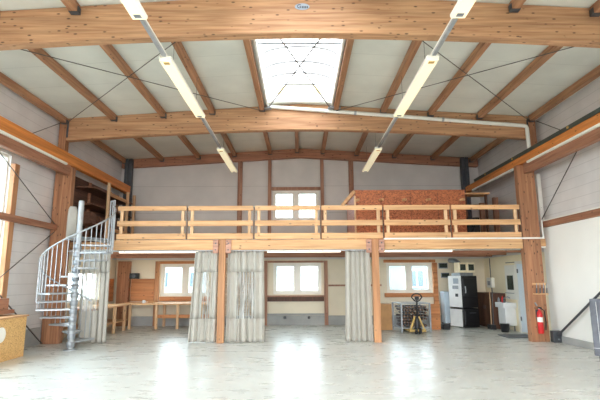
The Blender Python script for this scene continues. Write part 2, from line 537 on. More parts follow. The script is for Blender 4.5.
# ------------------------------------------------------------------ roof frames
def beam_poly(x0, x1, top, bot, y, n=20):
    up = [(x0 + (x1 - x0) * i / n, y, top(x0 + (x1 - x0) * i / n)) for i in range(n + 1)]
    dn = [(x1 + (x0 - x1) * i / n, y, bot(x1 + (x0 - x1) * i / n)) for i in range(n + 1)]
    return dn + up
main_top = lambda x: roof_z(x) - .005
main_bot = lambda x: 5.655 - .27 * (abs(x) / 6.2) ** 1.7
for (y, lab) in ((7.02, 'deep brown glulam roof beam crossing the top of the hall, nearest one'),
                 (12.0, 'deep brown glulam roof beam above the mezzanine railing edge')):
    t = thing('glulam_beam', lab, 'beam', (0, y, 5.38), 'glulam roof beams')
    MB().prism(beam_poly(-6.41, 6.3, main_top, main_bot, y), (0, .2, 0)).build('beam_body', 'glulam', t, bevel=.008)
    for sx, xe in ((-1, -6.41), (1, 6.3)):
        box(xe - .05 * (sx > 0) , xe + .05 * (sx < 0), y - .008, y + .208, 5.45, 5.9).build('end_plate', 'steel_dark', t)
    if y < 8:
        bd = MB(); bd.lathe((0, 0, 0), [(.09, 0), (.1, .006), (.1, .012)], 20)
        for v in bd.bm.verts:
            v.co = Vector((v.co.x * 1.25 + .05, y - v.co.z, v.co.y * .6 + 6.13))
        pl = bd.build('badge', 'badge', t)
        pl['label'] = 'small pale oval maker badge'
        cu = bpy.data.curves.new('lettering', 'FONT'); cu.body = 'G'; cu.size = .1; cu.extrude = .002
        cu.align_x = 'CENTER'
        tmp = bpy.data.objects.new('tmp', cu); COL.objects.link(tmp)
        bpy.context.view_layer.update()
        lm = bpy.data.meshes.new_from_object(tmp.evaluated_get(bpy.context.evaluated_depsgraph_get()))
        bpy.data.objects.remove(tmp)
        lt = bpy.data.objects.new('lettering', lm); COL.objects.link(lt)
        lt.rotation_euler = (R(90), 0, 0); lt.location = Vector((.0, y - .015, 6.1)) - ORG[t.name]
        lt.parent = t; lm.materials.clear(); lm.materials.append(MT['ink'])
        mk = MB()
        for k in range(4):
            mk.box(.045 + k * .028, .063 + k * .028, y - .018, y - .012, 6.1, 6.135)
        mk.build('lettering_marks', 'ink', t)
rear_top = lambda x: roof_z(x) - .005
rear_bot = lambda x: 6.06 - .058 * abs(x)
o = MB().prism(beam_poly(-6.6, 6.6, rear_top, rear_bot, 16.38), (0, .2, 0)).build('glulam_beam', 'rear_beam', bevel=.006)
tag(o, 'shallow dark brown roof beam running along the rear wall top', 'beam', 'glulam roof beams')

# purlins
PX = [-6.45, -5.1, -3.75, -2.4, -1.03, 1.0, 2.3, 3.6, 4.95, 6.35]
def purlin(x, y0, y1, lab, w=.13, h=.16):
    zt = roof_z(x) - .01
    t = thing('roof_purlin', lab, 'purlin', (x, (y0 + y1) / 2, zt - h), 'roof purlins')
    box(x - w / 2, x + w / 2, y0, y1, zt - h, zt).build('timber', 'purlin', t, bevel=.006)
    for y in (y0, y1):
        s = .05 if y == y0 else -.05
        hg = MB()
        hg.box(x - w / 2 - .012, x + w / 2 + .012, min(y, y + s * 2), max(y, y + s * 2), zt - h - .012, zt - h)
        for sx in (-1, 1):
            hg.box(x + sx * (w / 2 + .002), x + sx * (w / 2 + .012), min(y, y + s * 2), max(y, y + s * 2), zt - h, zt - .06)
        hg.build('joist_hanger', 'steel_dark', t)
def side_words(i, xs, centre=None):
    x = xs[i]
    if x < -.5:
        rank = sorted([a for a in xs if a < -.5], reverse=True).index(x)
        return ORD[rank] + ' one left of the ridge'
    if x > .5:
        rank = sorted([a for a in xs if a > .5]).index(x)
        return ORD[rank] + ' one right of the ridge'
    return 'the one under the ridge'
for i, x in enumerate(PX):
    purlin(x, 7.243, 11.977, 'brown roof purlin beside the skylight bay, ' + side_words(i, PX))
for i, x in enumerate(PX):
    if 3.0 < abs(x) < 5.5:
        purlin(x, 2.2, 6.997, 'brown roof purlin in front of the nearest roof beam, ' + side_words([a for a in PX if 3.0 < abs(a) < 5.5].index(x), [a for a in PX if 3.0 < abs(a) < 5.5]))
PX3 = [-6.45, -5.1, -3.75, -2.42, -1.1, -.1, .85, 2.1, 3.5, 4.92, 6.35]
for i, x in enumerate(PX3):
    purlin(x, 12.223, 16.375, 'dark brown roof purlin over the mezzanine, ' + side_words(i, PX3), .12, .16)

# roof bracing rods
def rod(pts, r, lab, group, name='brace_rod', m='rod'):
    o = MB().tube(pts, r, 6).build(name, m)
    return tag(o, lab, 'brace rod', group)
def rz(x, d=.19): return roof_z(x) - d
for sx, sd in ((-1, 'left'), (1, 'right')):
    xr, xe = sx * 1.0, sx * (6.4 if sx < 0 else 6.3)
    rod([(xr, 11.9, rz(xr)), (xe * .93, 7.3, rz(xe * .93))], .009, 'thin dark steel rod from skylight rear corner to the near %s eave' % sd, 'roof bracing rods')
    rod([(xr * 1.6, 7.3, rz(xr * 1.6)), (xe, 11.9, rz(xe))], .009, 'thin dark steel rod from nearest beam out to %s eave column' % sd, 'roof bracing rods')
rod([(-.62, 7.4, 6.19), (.86, 11.93, 6.22)], .017, 'thin rod crossing under the skylight toward its right rear corner', 'roof bracing rods')
rod([(.7, 7.4, 6.23), (-.86, 11.93, 6.26)], .017, 'thin rod crossing under the skylight toward its left rear corner', 'roof bracing rods')
for sx, sd in ((-1, 'left'), (1, 'right')):
    t = tag(MB().obox((sx * .95, 11.87, 6.215), (.34, .18, .05), Matrix.Rotation(sx * R(8), 3, 'Z')).build('brace_bracket', 'galv', bevel=.01),
            'grey steel brace bracket at the skylight\'s %s rear corner' % sd, 'bracket', 'skylight corner brackets')

# skylight domes
def skylight(y0, y1, lab):
    t = thing('skylight', lab, 'skylight', (0, (y0 + y1) / 2, 6.36), 'ridge skylights')
    for sx in (-1, 1):
        box(sx * .9, sx * .86, y0, y1, 6.26, 6.62).build('curb', 'white_paint', t)
    for ya, yb in ((y0, y0 + .04), (y1 - .04, y1)):
        box(-.86, .86, ya, yb, 6.38, 6.62).build('curb', 'white_paint', t)
    def arc(n=18, r=0.0):
        return [(.9 * math.sin(R(-90 + 180 * k / n)), 6.62 + (.28 + r) * math.cos(R(-90 + 180 * k / n)) ** .9 if 0 < k < n else 6.62) for k in range(n + 1)]
    A = arc()
    d = MB(); prev = None
    for y in (y0, y1):
        row = [d.bm.verts.new((x, y, z)) for x, z in A]
        if prev:
            for k in range(len(A) - 1):
                d.bm.faces.new((prev[k], prev[k + 1], row[k + 1], row[k]))
        prev = row
    d.smooth = True
    d.build('dome', 'dome', t)
    L_ = y1 - y0
    for f in (.2, .36, .53, .69, .83):
        y = y0 + f * L_
        MB().tube([(x * .985, y, z - .02) for x, z in A], .034, 8).build('rib', 'rib', t)
    for f, z, r in ((.31, 6.4, .026), (.8, 6.5, .02)):
        MB().tube([(-.86, y0 + f * L_, z), (.86, y0 + f * L_, z)], r, 6).build('tie_bar', 'galv', t)
    g = MB(); g.prism([(x * .97, y1 - .05, z - .02) for x, z in A] , (0, .05, 0))
    e = g.build('end_panel', 'insul', t); e['label'] = 'yellowish insulated end panel'
    g = MB(); g.prism([(x * .97, y0, z - .02) for x, z in A], (0, .05, 0))
    g.build('end_panel', 'insul', t)
skylight(*SK[1], 'white barrel vault skylight with curved ribs between the two roof beams')
skylight(*SK[0], 'added barrel vault skylight for daylight, unseen above the nearest roof beam')  # unseen second vault, added to bring more daylight into the hall

# ------------------------------------------------------------------ side columns, crane beams
def column(xi, xo, xu, lab):
    lo_, hi_ = sorted((xi, xo)); 
    t = thing('timber_column', lab, 'column', ((xi + xo) / 2, 12.1, 0), 'main hall columns')
    box(lo_, hi_, 12.0, 12.2, 0, 4.62).build('shaft', 'column', t, bevel=.01)
    a, b = sorted((xu, xo if xo < 0 else 6.5))
    box(a, b, 12.0, 12.2, 4.62, roof_z(xo) - .02).build('upper_shaft', 'column', t, bevel=.01)
    return t
column(-6.16, -6.62, -6.42, 'thick brown timber column behind the spiral stair')
column(5.88, 6.34, 6.31, 'thick brown timber column carrying the red fire extinguisher')

def crane(sx, xin, lab1, lab2, lab3):
    # orange runway timber, white strip lamp under it, brown bearer below
    x0, x1 = sorted((xin, xin + sx * .16))
    t = thing('crane_beam', lab1, 'crane beam', (xin, 9, 4.66), 'crane runway beams')
    box(x0, x1, 0.5, 16.19, 4.655, 4.94 if sx < 0 else 4.86).build('timber', 'orange_y', t, bevel=.008)
    if sx > 0:
        box(x0 - .02, x0 + .13, .5, 15.3, 4.862, 4.95).build('steel_rail', 'rail_green', t)['label'] = 'dark green steel rail'
        for y in (7.3, 9.7, 12.4, 14.3):
            box(x0 - .035, x0 - .02, y, y + .06, 4.88, 4.93).build('rail_clip', 'yellow', t)
    s0, s1 = sorted((xin + sx * .0, xin + sx * .05))
    for (ya, yb, q) in ((1.0, 11.7, 'in front of'), (12.5, 15.6, 'behind')):
        if sx < 0 and ya > 12: continue
        l = box(s0, s1, ya, yb, 4.60, 4.655).build('strip_lamp', 'fixture')
        tag(l, lab3 % q, 'strip lamp', 'white strips under the crane beams')
    y0, y1 = 0.5, 11.998
    b0, b1 = sorted((xin + sx * .05, xin + sx * .2))
    o = box(b0, b1, y0, y1, 4.38, 4.654).build('timber_bearer', 'brown_y', bevel=.008)
    tag(o, lab2, 'beam', 'wall bearers under the crane beams')
crane(-1, -6.15, 'orange timber crane beam above the tall side window', 'brown timber bearer over the tall bright window',
      'thin white strip under the orange beam %s the left column')
crane(1, 6.0, 'orange timber crane beam topped with dark green steel rail', 'brown timber bearer above the ribbed sheet wall by white wall',
      'thin white strip under the green railed beam %s the right column')

# girts (horizontal timbers on the side walls)
g = box(XL + .122, XL + .24, .5, 11.998, 2.9, 3.05).build('timber_girt', 'brown_y', bevel=.006)
tag(g, 'horizontal timber across the tall window ending at the stair column', 'beam', 'side wall girts')
g = thing('timber_girt', 'horizontal timber topped with white strip above the white wall', 'beam', (XR - .08, 7, 2.94), 'side wall girts')
box(XR - .14, XR - .005, .5, 12.2, 2.94, 3.1).build('timber', 'brown_y', g, bevel=.006)
box(XR - .16, XR - .06, .5, 12.2, 3.1, 3.13).build('cap_strip', 'white_plastic', g)
# window post
o = box(XL + .01, XL + .12, 10.2, 10.38, .96, 4.26).build('window_post', 'post', bevel=.005)
tag(o, 'pale timber post at the edge of the tall bright window', 'post')
o = box(XL + .02, XL + .5, 9.6, 10.1, .9, .98)
o.box(XL + .1, XL + .42, 9.65, 10.0, .98, 1.22)
o = o.build('timber_offcut', 'brown_y', bevel=.006)
tag(o, 'brown wooden piece at window sill behind the chipboard counter', 'offcut')
# white upright frame on right wall
o = box(XR - .13, XR - .02, 12.3, 12.42, 3.14, 4.45).build('door_track', 'white_plastic', bevel=.005)
tag(o, 'white upright track between ribbed wall and the right column', 'track')
# side braces
rod([(-6.5, 9.0, 4.6), (-6.5, 11.98, 3.06)], .011, 'thin rod slanting down across the tall window to the column', 'left wall bracing rods')
rod([(-6.5, 12.0, 2.86), (-6.5, 8.4, .72)], .011, 'thin rod slanting from column below the timber girt toward the counter', 'left wall bracing rods')
rod([(-6.5, 8.9, 2.06), (-6.5, 11.85, .04)], .016, 'thin rod slanting down behind the chipboard counter to the floor', 'left wall bracing rods')
rod([(6.53, 9.7, 5.05), (6.53, 12.2, 3.16)], .013, 'thin rod slanting across the ribbed wall down to the girt', 'right wall bracing rods')
rod([(6.5, 11.95, 5.85), (6.6, 10.5, 4.97)], .01, 'short thin rod on upper wall above green steel rail', 'right wall bracing rods')
rod([(-6.5, 11.9, 5.85), (-6.6, 10.4, 4.95)], .01, 'short thin rod on upper wall above orange crane beam', 'left wall bracing rods')
rod([(6.6, 12.3, 3.5), (6.6, 14.6, 2.7)], .012, 'thin dark rod on wall behind mezzanine railing end', 'right wall bracing rods')
t = thing('brace_strut', 'thick dark steel strut slanting down the white wall to floor', 'brace strut', (6.48, 11.95, 0))
MB().tube([(6.48, 12.0, .1), (6.48, 9.3, 1.72)], .028, 10).build('tube', 'steel_dark', t)
box(6.36, 6.6, 11.86, 12.02, 0, .28).build('base_shoe', 'steel_dark', t, bevel=.01)
for z in (.08, .2):
    MB().tube([(6.48, 11.82, z), (6.48, 11.87, z)], .02, 6).build('bolt', 'galv', t)

# rear steel columns
for x, lab in ((-6.28, 'dark grey steel column above mezzanine by the wooden rack'), (6.05, 'dark grey steel column above mezzanine by dark cabinet')):
    t = thing('steel_column', lab, 'column', (x, 16.3, 2.64), 'rear steel columns')
    box(x - .13, x - .02, 16.2, 16.37, 2.64, 5.98).build('flange', 'steel_dark', t)
    box(x + .02, x + .13, 16.2, 16.37, 2.64, 5.98).build('flange', 'steel_dark', t)
    box(x - .02, x + .02, 16.26, 16.31, 2.64, 5.98).build('web', 'steel_dark', t)

# white sloping pipe along the second beam
t = thing('drain_pipe', 'white pipe sloping along the roof beam and down the column', 'pipe', (6.2, 11.92, 4.95))
MB().tube([(-.9, 11.935, 6.30), (6.14, 11.935, 5.71), (6.2, 11.935, 5.69), (6.22, 11.935, 5.64), (6.22, 11.935, 4.96)], .052, 10).build('pipe_run', 'white_plastic', t)
for x in (1.5, 3.9):
    z = 6.33 - (x + .9) * .0838
    MB().tube([(x, 11.935, z - .03), (x + .06, 11.935, z - .035)], .058, 10).build('clamp', 'galv_light', t)

# ------------------------------------------------------------------ light rows
def light_row(x, s, side):
    segs = [(3.2, 6.05), (7.25, 10.1), (12.75, 15.6)]
    z = 5.3
    names = ['nearest', 'middle', 'farthest']
    for (a, b), nm in zip(segs, names):
        t = thing('ceiling_light', '%s fluorescent ceiling light in the %s hanging row' % (nm, side), 'ceiling light', (x, (a + b) / 2, z), 'fluorescent ceiling lights')
        box(x - .105, x + .105, a, b, z + .02, z + .075).build('housing', 'fixture', t, bevel=.008)
        box(x - .1, x + .1, a + .03, b - .03, z - .005, z + .02).build('diffuser', 'tube', t)
        for y in (a + .12, b - .12):
            box(x - .05, x + .05, y - .04, y + .04, z - .012, z - .004).build('clip', 'yellow' if y < a + 1 else 'galv', t)
        for y in (a + .5, b - .5):
            MB().tube([(x + .04, y, z + .075), (x + .012, y, z + .3), (x, y, z + .4)] if False else [(x, y, z + .121), (x, y, roof_z(x) - (.0 if y < 7 else .175))], .004, 5).build('suspension_wire', 'rod', t)
    tr = thing('light_track', 'slim white track linking the %s row of ceiling lights' % side, 'light track', (x, 9, z + .08), 'ceiling light tracks')
    box(x - .025, x + .025, 2.6, 15.6, z + .078, z + .12).build('track', 'fixture', tr)
    for a, b in ((6.1, 7.2), (10.15, 12.7)):
        box(x - .03, x + .03, a, b, z + .03, z + .077).build('cover', 'galv_light', tr)
light_row(-2.30, -1, 'left')
light_row(2.29, 1, 'right')

# ------------------------------------------------------------------ mezzanine
me = MB(); me.box(-4.95, XR - .002, 12.22, YB - .002, 2.44, 2.64)
me.box(XL + .002, -4.951, 12.75, YB - .002, 2.44, 2.64)
me.box(-4.93, 5.84, 12.14, 12.22, 2.44, 2.64)
struct(me, 'mezzanine_floor', 'pine_x', loc=(0, 14, 2.4))
mc = MB(); mc.box(-4.95, XR - .07, 12.24, YB - .04, 2.40, 2.437); mc.box(XL + .06, -4.951, 12.76, YB - .04, 2.40, 2.437)
struct(mc, 'mezzanine_ceiling', 'white_paint', loc=(0, 14, 2.4))
for x0, x1, lab in ((-4.93, -2.145, 'pale timber edge beam of mezzanine behind the spiral stair'),
                    (-1.955, 1.875, 'pale timber edge beam of mezzanine between the two posts'),
                    (2.065, 5.86, 'pale timber edge beam of mezzanine under the white trunking')):
    o = box(x0, x1, 12.0, 12.13, 2.365, 2.63).build('edge_beam', 'pine_x', bevel=.006)
    tag(o, lab, 'beam', 'mezzanine edge beams')
for y, q in ((13.3, 'front'), (14.6, 'middle'), (15.7, 'rear')):
    o = box(XL + .1, XR - .1, y, y + .07, 2.33, 2.399).build('ceiling_joist', 'rear_beam')
    tag(o, '%s brown joist running under the mezzanine' % q, 'joist', 'joists under the mezzanine')

# posts
for x, lab in ((-2.05, 'pale timber post between two grey curtains'), (1.97, 'pale timber post right of the gathered curtain')):
    t = thing('timber_post', lab, 'post', (x, 12.1, 0), 'mezzanine posts')
    box(x - .09, x + .09, 11.99, 12.135, 0.0, 2.64).build('shaft', 'post', t, bevel=.008)
    for sx in (-1, 1):
        box(x + sx * .095, x + sx * .24, 11.95, 11.995, 2.27, 2.62).build('cleat', 'block', t, bevel=.012)
    for sx in (-1, 1):
        for z in (2.36, 2.53):
            MB().tube([(x + sx * .165, 11.93, z), (x + sx * .165, 11.952, z)], .02, 8).build('bolt', 'steel_dark', t)

# railing panels
RP = [(-4.86, -3.03), (-2.98, -1.25), (-1.2, .53), (.57, 2.19), (2.24, 3.99), (4.04, 5.85)]
RL = ['pine railing panel beside the top of the spiral stair',
      'pine railing panel second from the spiral stair',
      'pine railing panel in front of the upper window',
      'pine railing panel in front of the chipboard box\'s left end',
      'pine railing panel in front of the chipboard box\'s right half',
      'pine railing panel ending at the right timber column']
for (a, b), lab in zip(RP, RL):
    t = thing('railing_panel', lab, 'railing', ((a + b) / 2, 12.05, 2.64), 'mezzanine railing panels')
    for z0, z1 in ((2.645, 2.80), (2.995, 3.14), (3.41, 3.535)):
        box(a, b, 12.0, 12.035, z0, z1).build('rail', 'pine_x', t, bevel=.004)
    for x in (a + .1, b - .1):
        box(x - .04, x + .04, 12.037, 12.1, 2.645, 3.45).build('post', 'pine_z', t, bevel=.004)
    box(b + .008, b + .035, 12.04, 12.08, 2.645, 3.5).build('steel_upright', 'upright_steel', t)

# white trunking along the mezzanine edge
t = thing('cable_trunking', 'white cable trunking along the mezzanine edge to right column', 'trunking', (4, 11.97, 2.62))
box(2.2, 6.42, 11.955, 11.995, 2.615, 2.655).build('duct', 'white_plastic', t)
box(6.385, 6.41, 11.955, 11.995, 2.656, 3.09).build('riser', 'white_plastic', t)

# lights and rails under the mezzanine
for x0, x1, lab in ((-5.0, -2.75, 'white strip light under the mezzanine above the workbench'),
                    (-.95, 1.15, 'white strip light under the mezzanine between the curtains'),
                    (2.25, 4.2, 'bright white strip light under mezzanine by the pallet truck')):
    t = thing('strip_light', lab, 'strip light', ((x0 + x1) / 2, 12.5, 2.3), 'strip lights under the mezzanine')
    box(x0, x1, 12.46, 12.56, 2.355, 2.40).build('housing', 'fixture', t)
    MB().tube([(x0 + .05, 12.5, 2.335), (x1 - .05, 12.5, 2.335)], .018, 8).build('tube', 'strip', t)
for x0, x1, lab in ((-6.15, -2.15, 'galvanised curtain track above the workbench corner'),
                    (-1.95, 1.87, 'galvanised curtain track between the timber posts')):
    t = thing('curtain_track', lab, 'curtain track', ((x0 + x1) / 2, 12.2, 2.33), 'curtain tracks')
    box(x0, x1, 12.075, 12.125, 2.338, 2.363).build('channel', 'galv_light', t)
    n = int((x1 - x0) / .35)
    for k in range(n):
        x = x0 + .1 + k * .35
        box(x - .012, x + .012, 12.07, 12.13, 2.329, 2.338).build('glider', 'steel_dark', t)

# ------------------------------------------------------------------ curtains
def curtain(xt0, xt1, xb0, xb1, folds, amp, lab, y=12.1, clear=True, seed=0, cz=(.6, 1.79), sub=None):
    rnd = random.Random(seed)
    ph = [rnd.uniform(-.5, .5) for _ in range(folds + 2)]
    t = thing('strip_curtain', lab, 'curtain', ((xb0 + xb1) / 2, y, 0.02), 'grey hall curtains')
    zs = [.02, .1, .3, .45, cz[0], .8, 1.0, 1.2, 1.4, 1.6, cz[1], 1.9, 2.1, 2.25, 2.325]
    nx = folds * 14
    def pt(u, z):
        f = z / 2.325
        a = xb0 + (xt0 - xb0) * f; b = xb1 + (xt1 - xb1) * f
        k = u * folds
        i = int(k)
        w = math.sin(2 * math.pi * k + ph[min(i, folds)] * .8)
        aa = amp * 1.25 * (.55 + .8 * abs(math.sin(2.3 * k + seed * 1.7))) * (1.1 - .35 * f)
        x = a + (b - a) * u + .25 * (b - a) / folds * math.sin(4 * math.pi * k + .6) * .5
        return Vector((x, y + w * aa, z))
    def patch(u0, u1, z0, z1, name, m):
        p = MB(); prev = None
        us = [u0 + (u1 - u0) * i / max(2, int(nx * (u1 - u0))) for i in range(max(2, int(nx * (u1 - u0))) + 1)]
        for z in [q for q in zs if z0 - 1e-6 <= q <= z1 + 1e-6]:
            row = [p.bm.verts.new(pt(u, z)) for u in us]
            if prev:
                for k in range(len(us) - 1):
                    p.bm.faces.new((prev[k], prev[k + 1], row[k + 1], row[k]))
            prev = row
        p.smooth = True
        return p.build(name, m, t, solid=0.0 if m == 'clear' else .004)
    if clear:
        c0, c1 = clear
        patch(0, 1, cz[1], 2.325, 'top_band', 'curtain')
        patch(0, c0, cz[0], cz[1], 'side_band', 'curtain')
        patch(c1, 1, cz[0], cz[1], 'side_band', 'curtain')
        w = patch(c0, c1, cz[0], cz[1], 'clear_window', 'clear'); w['label'] = 'clear see-through vinyl window'
        patch(0, 1, .02, cz[0], 'bottom_band', 'curtain')
    else:
        patch(0, 1, .02, 2.325, 'fabric', 'curtain')
    for k in range(folds * 2):
        u = (k + .5) / (folds * 2)
        q = pt(u, 2.325)
        MB().tube([(q.x, y, 2.335), (q.x, q.y, 2.30)], .006, 5).build('hook', 'steel_dark', t)
    return t
curtain(-2.78, -2.17, -2.9, -2.19, 4, .05, 'grey curtain with clear window gathered left of the post with curtains either side', clear=(.42, .74), seed=1)
curtain(-1.93, -.97, -1.93, -.93, 6, .05, 'wide grey curtain with clear window directly right of a timber post', clear=(.26, .74), seed=2)
curtain(1.18, 1.82, 1.14, 1.84, 5, .05, 'gathered all grey curtain left of a timber post', clear=None, seed=3)
curtain(-5.74, -5.02, -5.74, -5.0, 5, .045, 'grey curtain with clear window hanging behind the spiral stair', clear=(.05, .68), seed=4, cz=(.8, 1.79))

# ------------------------------------------------------------------ spiral stair
SC = Vector((-5.33, 10.95, 0)); SR = .77; RISE = 2.63 / 14
def ang(k): return R(180 + 25 * (k - 4.6))
st = thing('spiral_staircase', 'galvanised spiral staircase with thin balusters rising to the mezzanine', 'staircase', SC)
MB().tube([SC + Vector((0, 0, .0)), SC + Vector((0, 0, 3.5))], .065, 16).build('center_pole', 'galv_light', st)
MB().lathe(SC, [(.15, .0), (.15, .02), (.06, .03)], 20).build('base_plate', 'galv', st)
for k in range(1, 14):
    z = k * RISE
    a = ang(k); w = R(17)
    t = MB()
    pol = []
    for q in (-1, 1):
        pol.append((a + q * w))
    p = [SC + Vector((.07 * math.cos(a - 1.0), .07 * math.sin(a - 1.0), z)),]
    outer = [SC + Vector((SR * math.cos(a - w + 2 * w * i / 6), SR * math.sin(a - w + 2 * w * i / 6), z)) for i in range(7)]
    p += outer + [SC + Vector((.07 * math.cos(a + 1.0), .07 * math.sin(a + 1.0), z))]
    t.prism(p, (0, 0, -.035))
    tr = t.build('tread', 'galv_light', st)
    MB().lathe(SC + Vector((0, 0, z - .12)), [(.08, 0), (.088, .01), (.088, .11), (.08, .12)], 14).build('hub', 'galv', tr)
# landing
la = MB()
a0, a1 = ang(13) + R(17), R(360 + 140)
pts = [SC + Vector((.06, .03, 2.63))] + [SC + Vector((SR * math.cos(a0 + (a1 - a0) * i / 6), SR * math.sin(a0 + (a1 - a0) * i / 6), 2.63)) for i in range(7)]
la.prism(pts, (0, 0, -.04)).build('landing', 'galv', st)
la = MB(); la.box(-5.35, -4.94, 11.6, 12.74, 2.59, 2.63); la.build('landing_bridge', 'galv', st)
# rail and balusters
rail = []
for i in range(0, 61):
    k = .8 + (13.4 - .8) * i / 60
    a = ang(k)
    rail.append(SC + Vector(((SR + .01) * math.cos(a), (SR + .01) * math.sin(a), k * RISE + .92)))
MB().tube(rail, .02, 8).build('handrail', 'galv_light', st)
for i in range(0, 38):
    k = .8 + (13.4 - .8) * i / 37
    a = ang(k)
    kb = max(1, min(13, round(k)))
    zb = kb * RISE - .03
    p = SC + Vector(((SR + .01) * math.cos(a), (SR + .01) * math.sin(a), 0))
    MB().tube([p + Vector((0, 0, zb)), p + Vector((0, 0, k * RISE + .91))], .009, 6).build('baluster', 'galv_light', st)
# top guard
ga = [ang(13.4) + R(4 * 0), ang(13.4) + R(8), ang(13.4) + R(16)]
for a in ga:
    p = SC + Vector(((SR + .02) * math.cos(a), (SR + .02) * math.sin(a), 0))
    MB().tube([p + Vector((0, 0, 2.3)), p + Vector((0, 0, 3.6))], .016, 6).build('guard_post', 'galv_light', st)
MB().tube([SC + Vector(((SR + .02) * math.cos(a), (SR + .02) * math.sin(a), 3.6)) for a in ga], .018, 6).build('guard_rail', 'galv_light', st)

gp = MB(); rows = []
for zz, f in ((2.6, 1), (3.2, 1), (3.38, .9), (3.46, .6)):
    rows.append([gp.bm.verts.new(SC + Vector((.76 * math.cos(R(130 + q * f)), .76 * math.sin(R(130 + q * f)), zz))) for q in (-9, -4.5, 0, 4.5, 9)])
for A_, B_ in zip(rows, rows[1:]):
    for q in range(4):
        gp.bm.faces.new((A_[q], A_[q + 1], B_[q + 1], B_[q]))
gp.smooth = True
gp.build('guard_panel', 'curtain', st, solid=.02)['label'] = 'light grey rounded guard panel'

# ------------------------------------------------------------------ mezzanine contents
t = thing('osb_enclosure', 'large reddish chipboard box on the mezzanine behind the railing', 'box', (3.2, 14, 2.64))
box(1.62, 4.86, 13.2, 13.225, 2.645, 4.15).build('front_panel', 'osb', t)
box(1.62, 1.645, 13.23, 15.6, 2.645, 4.15).build('side_panel', 'osb', t)
box(4.835, 4.86, 13.23, 15.6, 2.645, 4.13).build('side_panel', 'osb', t)
box(1.60, 4.88, 13.19, 15.62, 4.152, 4.18).build('top_panel', 'osb', t)
box(1.585, 1.635, 13.15, 13.195, 2.645, 4.0).build('corner_batten', 'pine_z', t)
for x in (1.68, 2.38, 3.05, 3.75, 4.75):
    MB().obox((x, 13.12, 3.87), (.07, .16, .07), Matrix.Rotation(R(20), 3, 'Z')).build('batten_end', 'pine_y', t)
for x in (2.4, 3.25, 4.05):
    box(x, x + .006, 13.19, 13.2, 2.65, 4.14).build('panel_joint', 'dark_wood', t)
o = MB().bar((1.24, 13.25, 3.72), (1.6, 13.1, 4.13), .05, .1).build('leaning_board', 'pine_y', bevel=.004)
tag(o, 'short pale board propped against chipboard box\'s left edge', 'board')
# dark cabinet + board
t = thing('storage_cabinet', 'dark cabinet between the chipboard box and right wall upstairs', 'cabinet', (5.35, 13.9, 2.64))
box(4.98, 5.4, 13.6, 14.2, 2.645, 3.4).build('body', 'black', t, bevel=.01)
for q in (0, 1):
    d = box(4.99 + q * .205, 5.185 + q * .205, 13.575, 13.598, 2.68, 3.37).build('door', 'black', t)
    box(5.165 + q * .045, 5.175 + q * .045, 13.55, 13.575, 2.95, 3.1).build('handle', 'steel_dark', d)
t = thing('shelf_board', 'wooden shelf on a dark bracket over the dark cabinet upstairs', 'shelf', (5.5, 13.8, 4.1))
box(4.95, 5.72, 13.5, 14.0, 4.1, 4.15).build('board', 'pine_x', t)
box(5.0, 5.08, 13.65, 13.95, 3.402, 4.1).build('upright', 'dark_wood', t)
box(5.6, 5.66, 13.55, 13.62, 2.645, 4.1).build('upright', 'dark_wood', t)
for y, z, q in ((14.6, 2.645, 'near'), (15.7, 2.645, 'far')):
    o = box(6.3, 6.45, y, y + .12, z, 4.2).build('wall_stud', 'stud'); tag(o, '%s brown stud on the upstairs wall by right column' % q, 'stud', 'upstairs right wall studs')

# wooden rack left
t = thing('timber_rack', 'tall dark wooden rack on mezzanine under the orange crane beam', 'rack', (-6.2, 14.2, 2.64))
box(-6.62, -6.58, 12.95, 16.1, 2.645, 4.6).build('back_board', 'dark_wood_y', t)
for y in (13.85, 15.4, 16.02):
    box(-5.98, -5.9, y, y + .08, 2.645, 4.58).build('upright', 'pine_z', t, bevel=.004)
    box(-6.57, -6.5, y, y + .08, 2.645, 4.58).build('upright', 'brown_y', t)
for z in (3.2, 3.75, 4.25):
    box(-6.55, -5.985, 12.98, 16.1, z, z + .04).build('shelf_board', 'dark_wood_y', t)
for z in (3.1, 4.18):
    box(-5.96, -5.92, 13.94, 15.39, z, z + .1).build('front_rail', 'pine_y', t)
for i, (y, z, w, h_, d) in enumerate(((13.1, 3.242, .4, .32, .4), (13.75, 3.242, .4, .26, .4), (14.7, 3.242, .55, .36, .4))):
    o = box(-6.5, -6.5 + d, y, y + w, z, z + h_).build('storage_box', 'dark_wood_y')
    tag(o, ORD[i] + ' dark box from the stair on the rack\'s low shelf', 'box', 'boxes on the wooden rack')

# rear wall studs and rails upstairs
for x, w, lab in ((-2.22, .16, 'brown stud on the upstairs rear wall, well left of the window'),
                  (-1.12, .12, 'brown stud at the upper window\'s left edge'),
                  (.82, .12, 'brown stud at the upper window\'s right edge'),
                  (1.9, .17, 'brown stud on upstairs rear wall next to the chipboard box')):
    o = box(x - w / 2, x + w / 2, 16.44, 16.597, 2.645, rear_bot(x) - .003 if False else 6.06 - .058 * abs(x) - .004).build('wall_stud', 'stud', bevel=.004)
    tag(o, lab, 'stud', 'upstairs rear wall studs')
for z, lab in ((4.84, 'brown rail along the upper window\'s top'), (3.6, 'brown rail along the upper window\'s bottom')):
    o = box(-1.05, .755, 16.47, 16.597, z, z + .11).build('window_rail', 'stud', bevel=.004)
    tag(o, lab, 'rail', 'upper window rails')

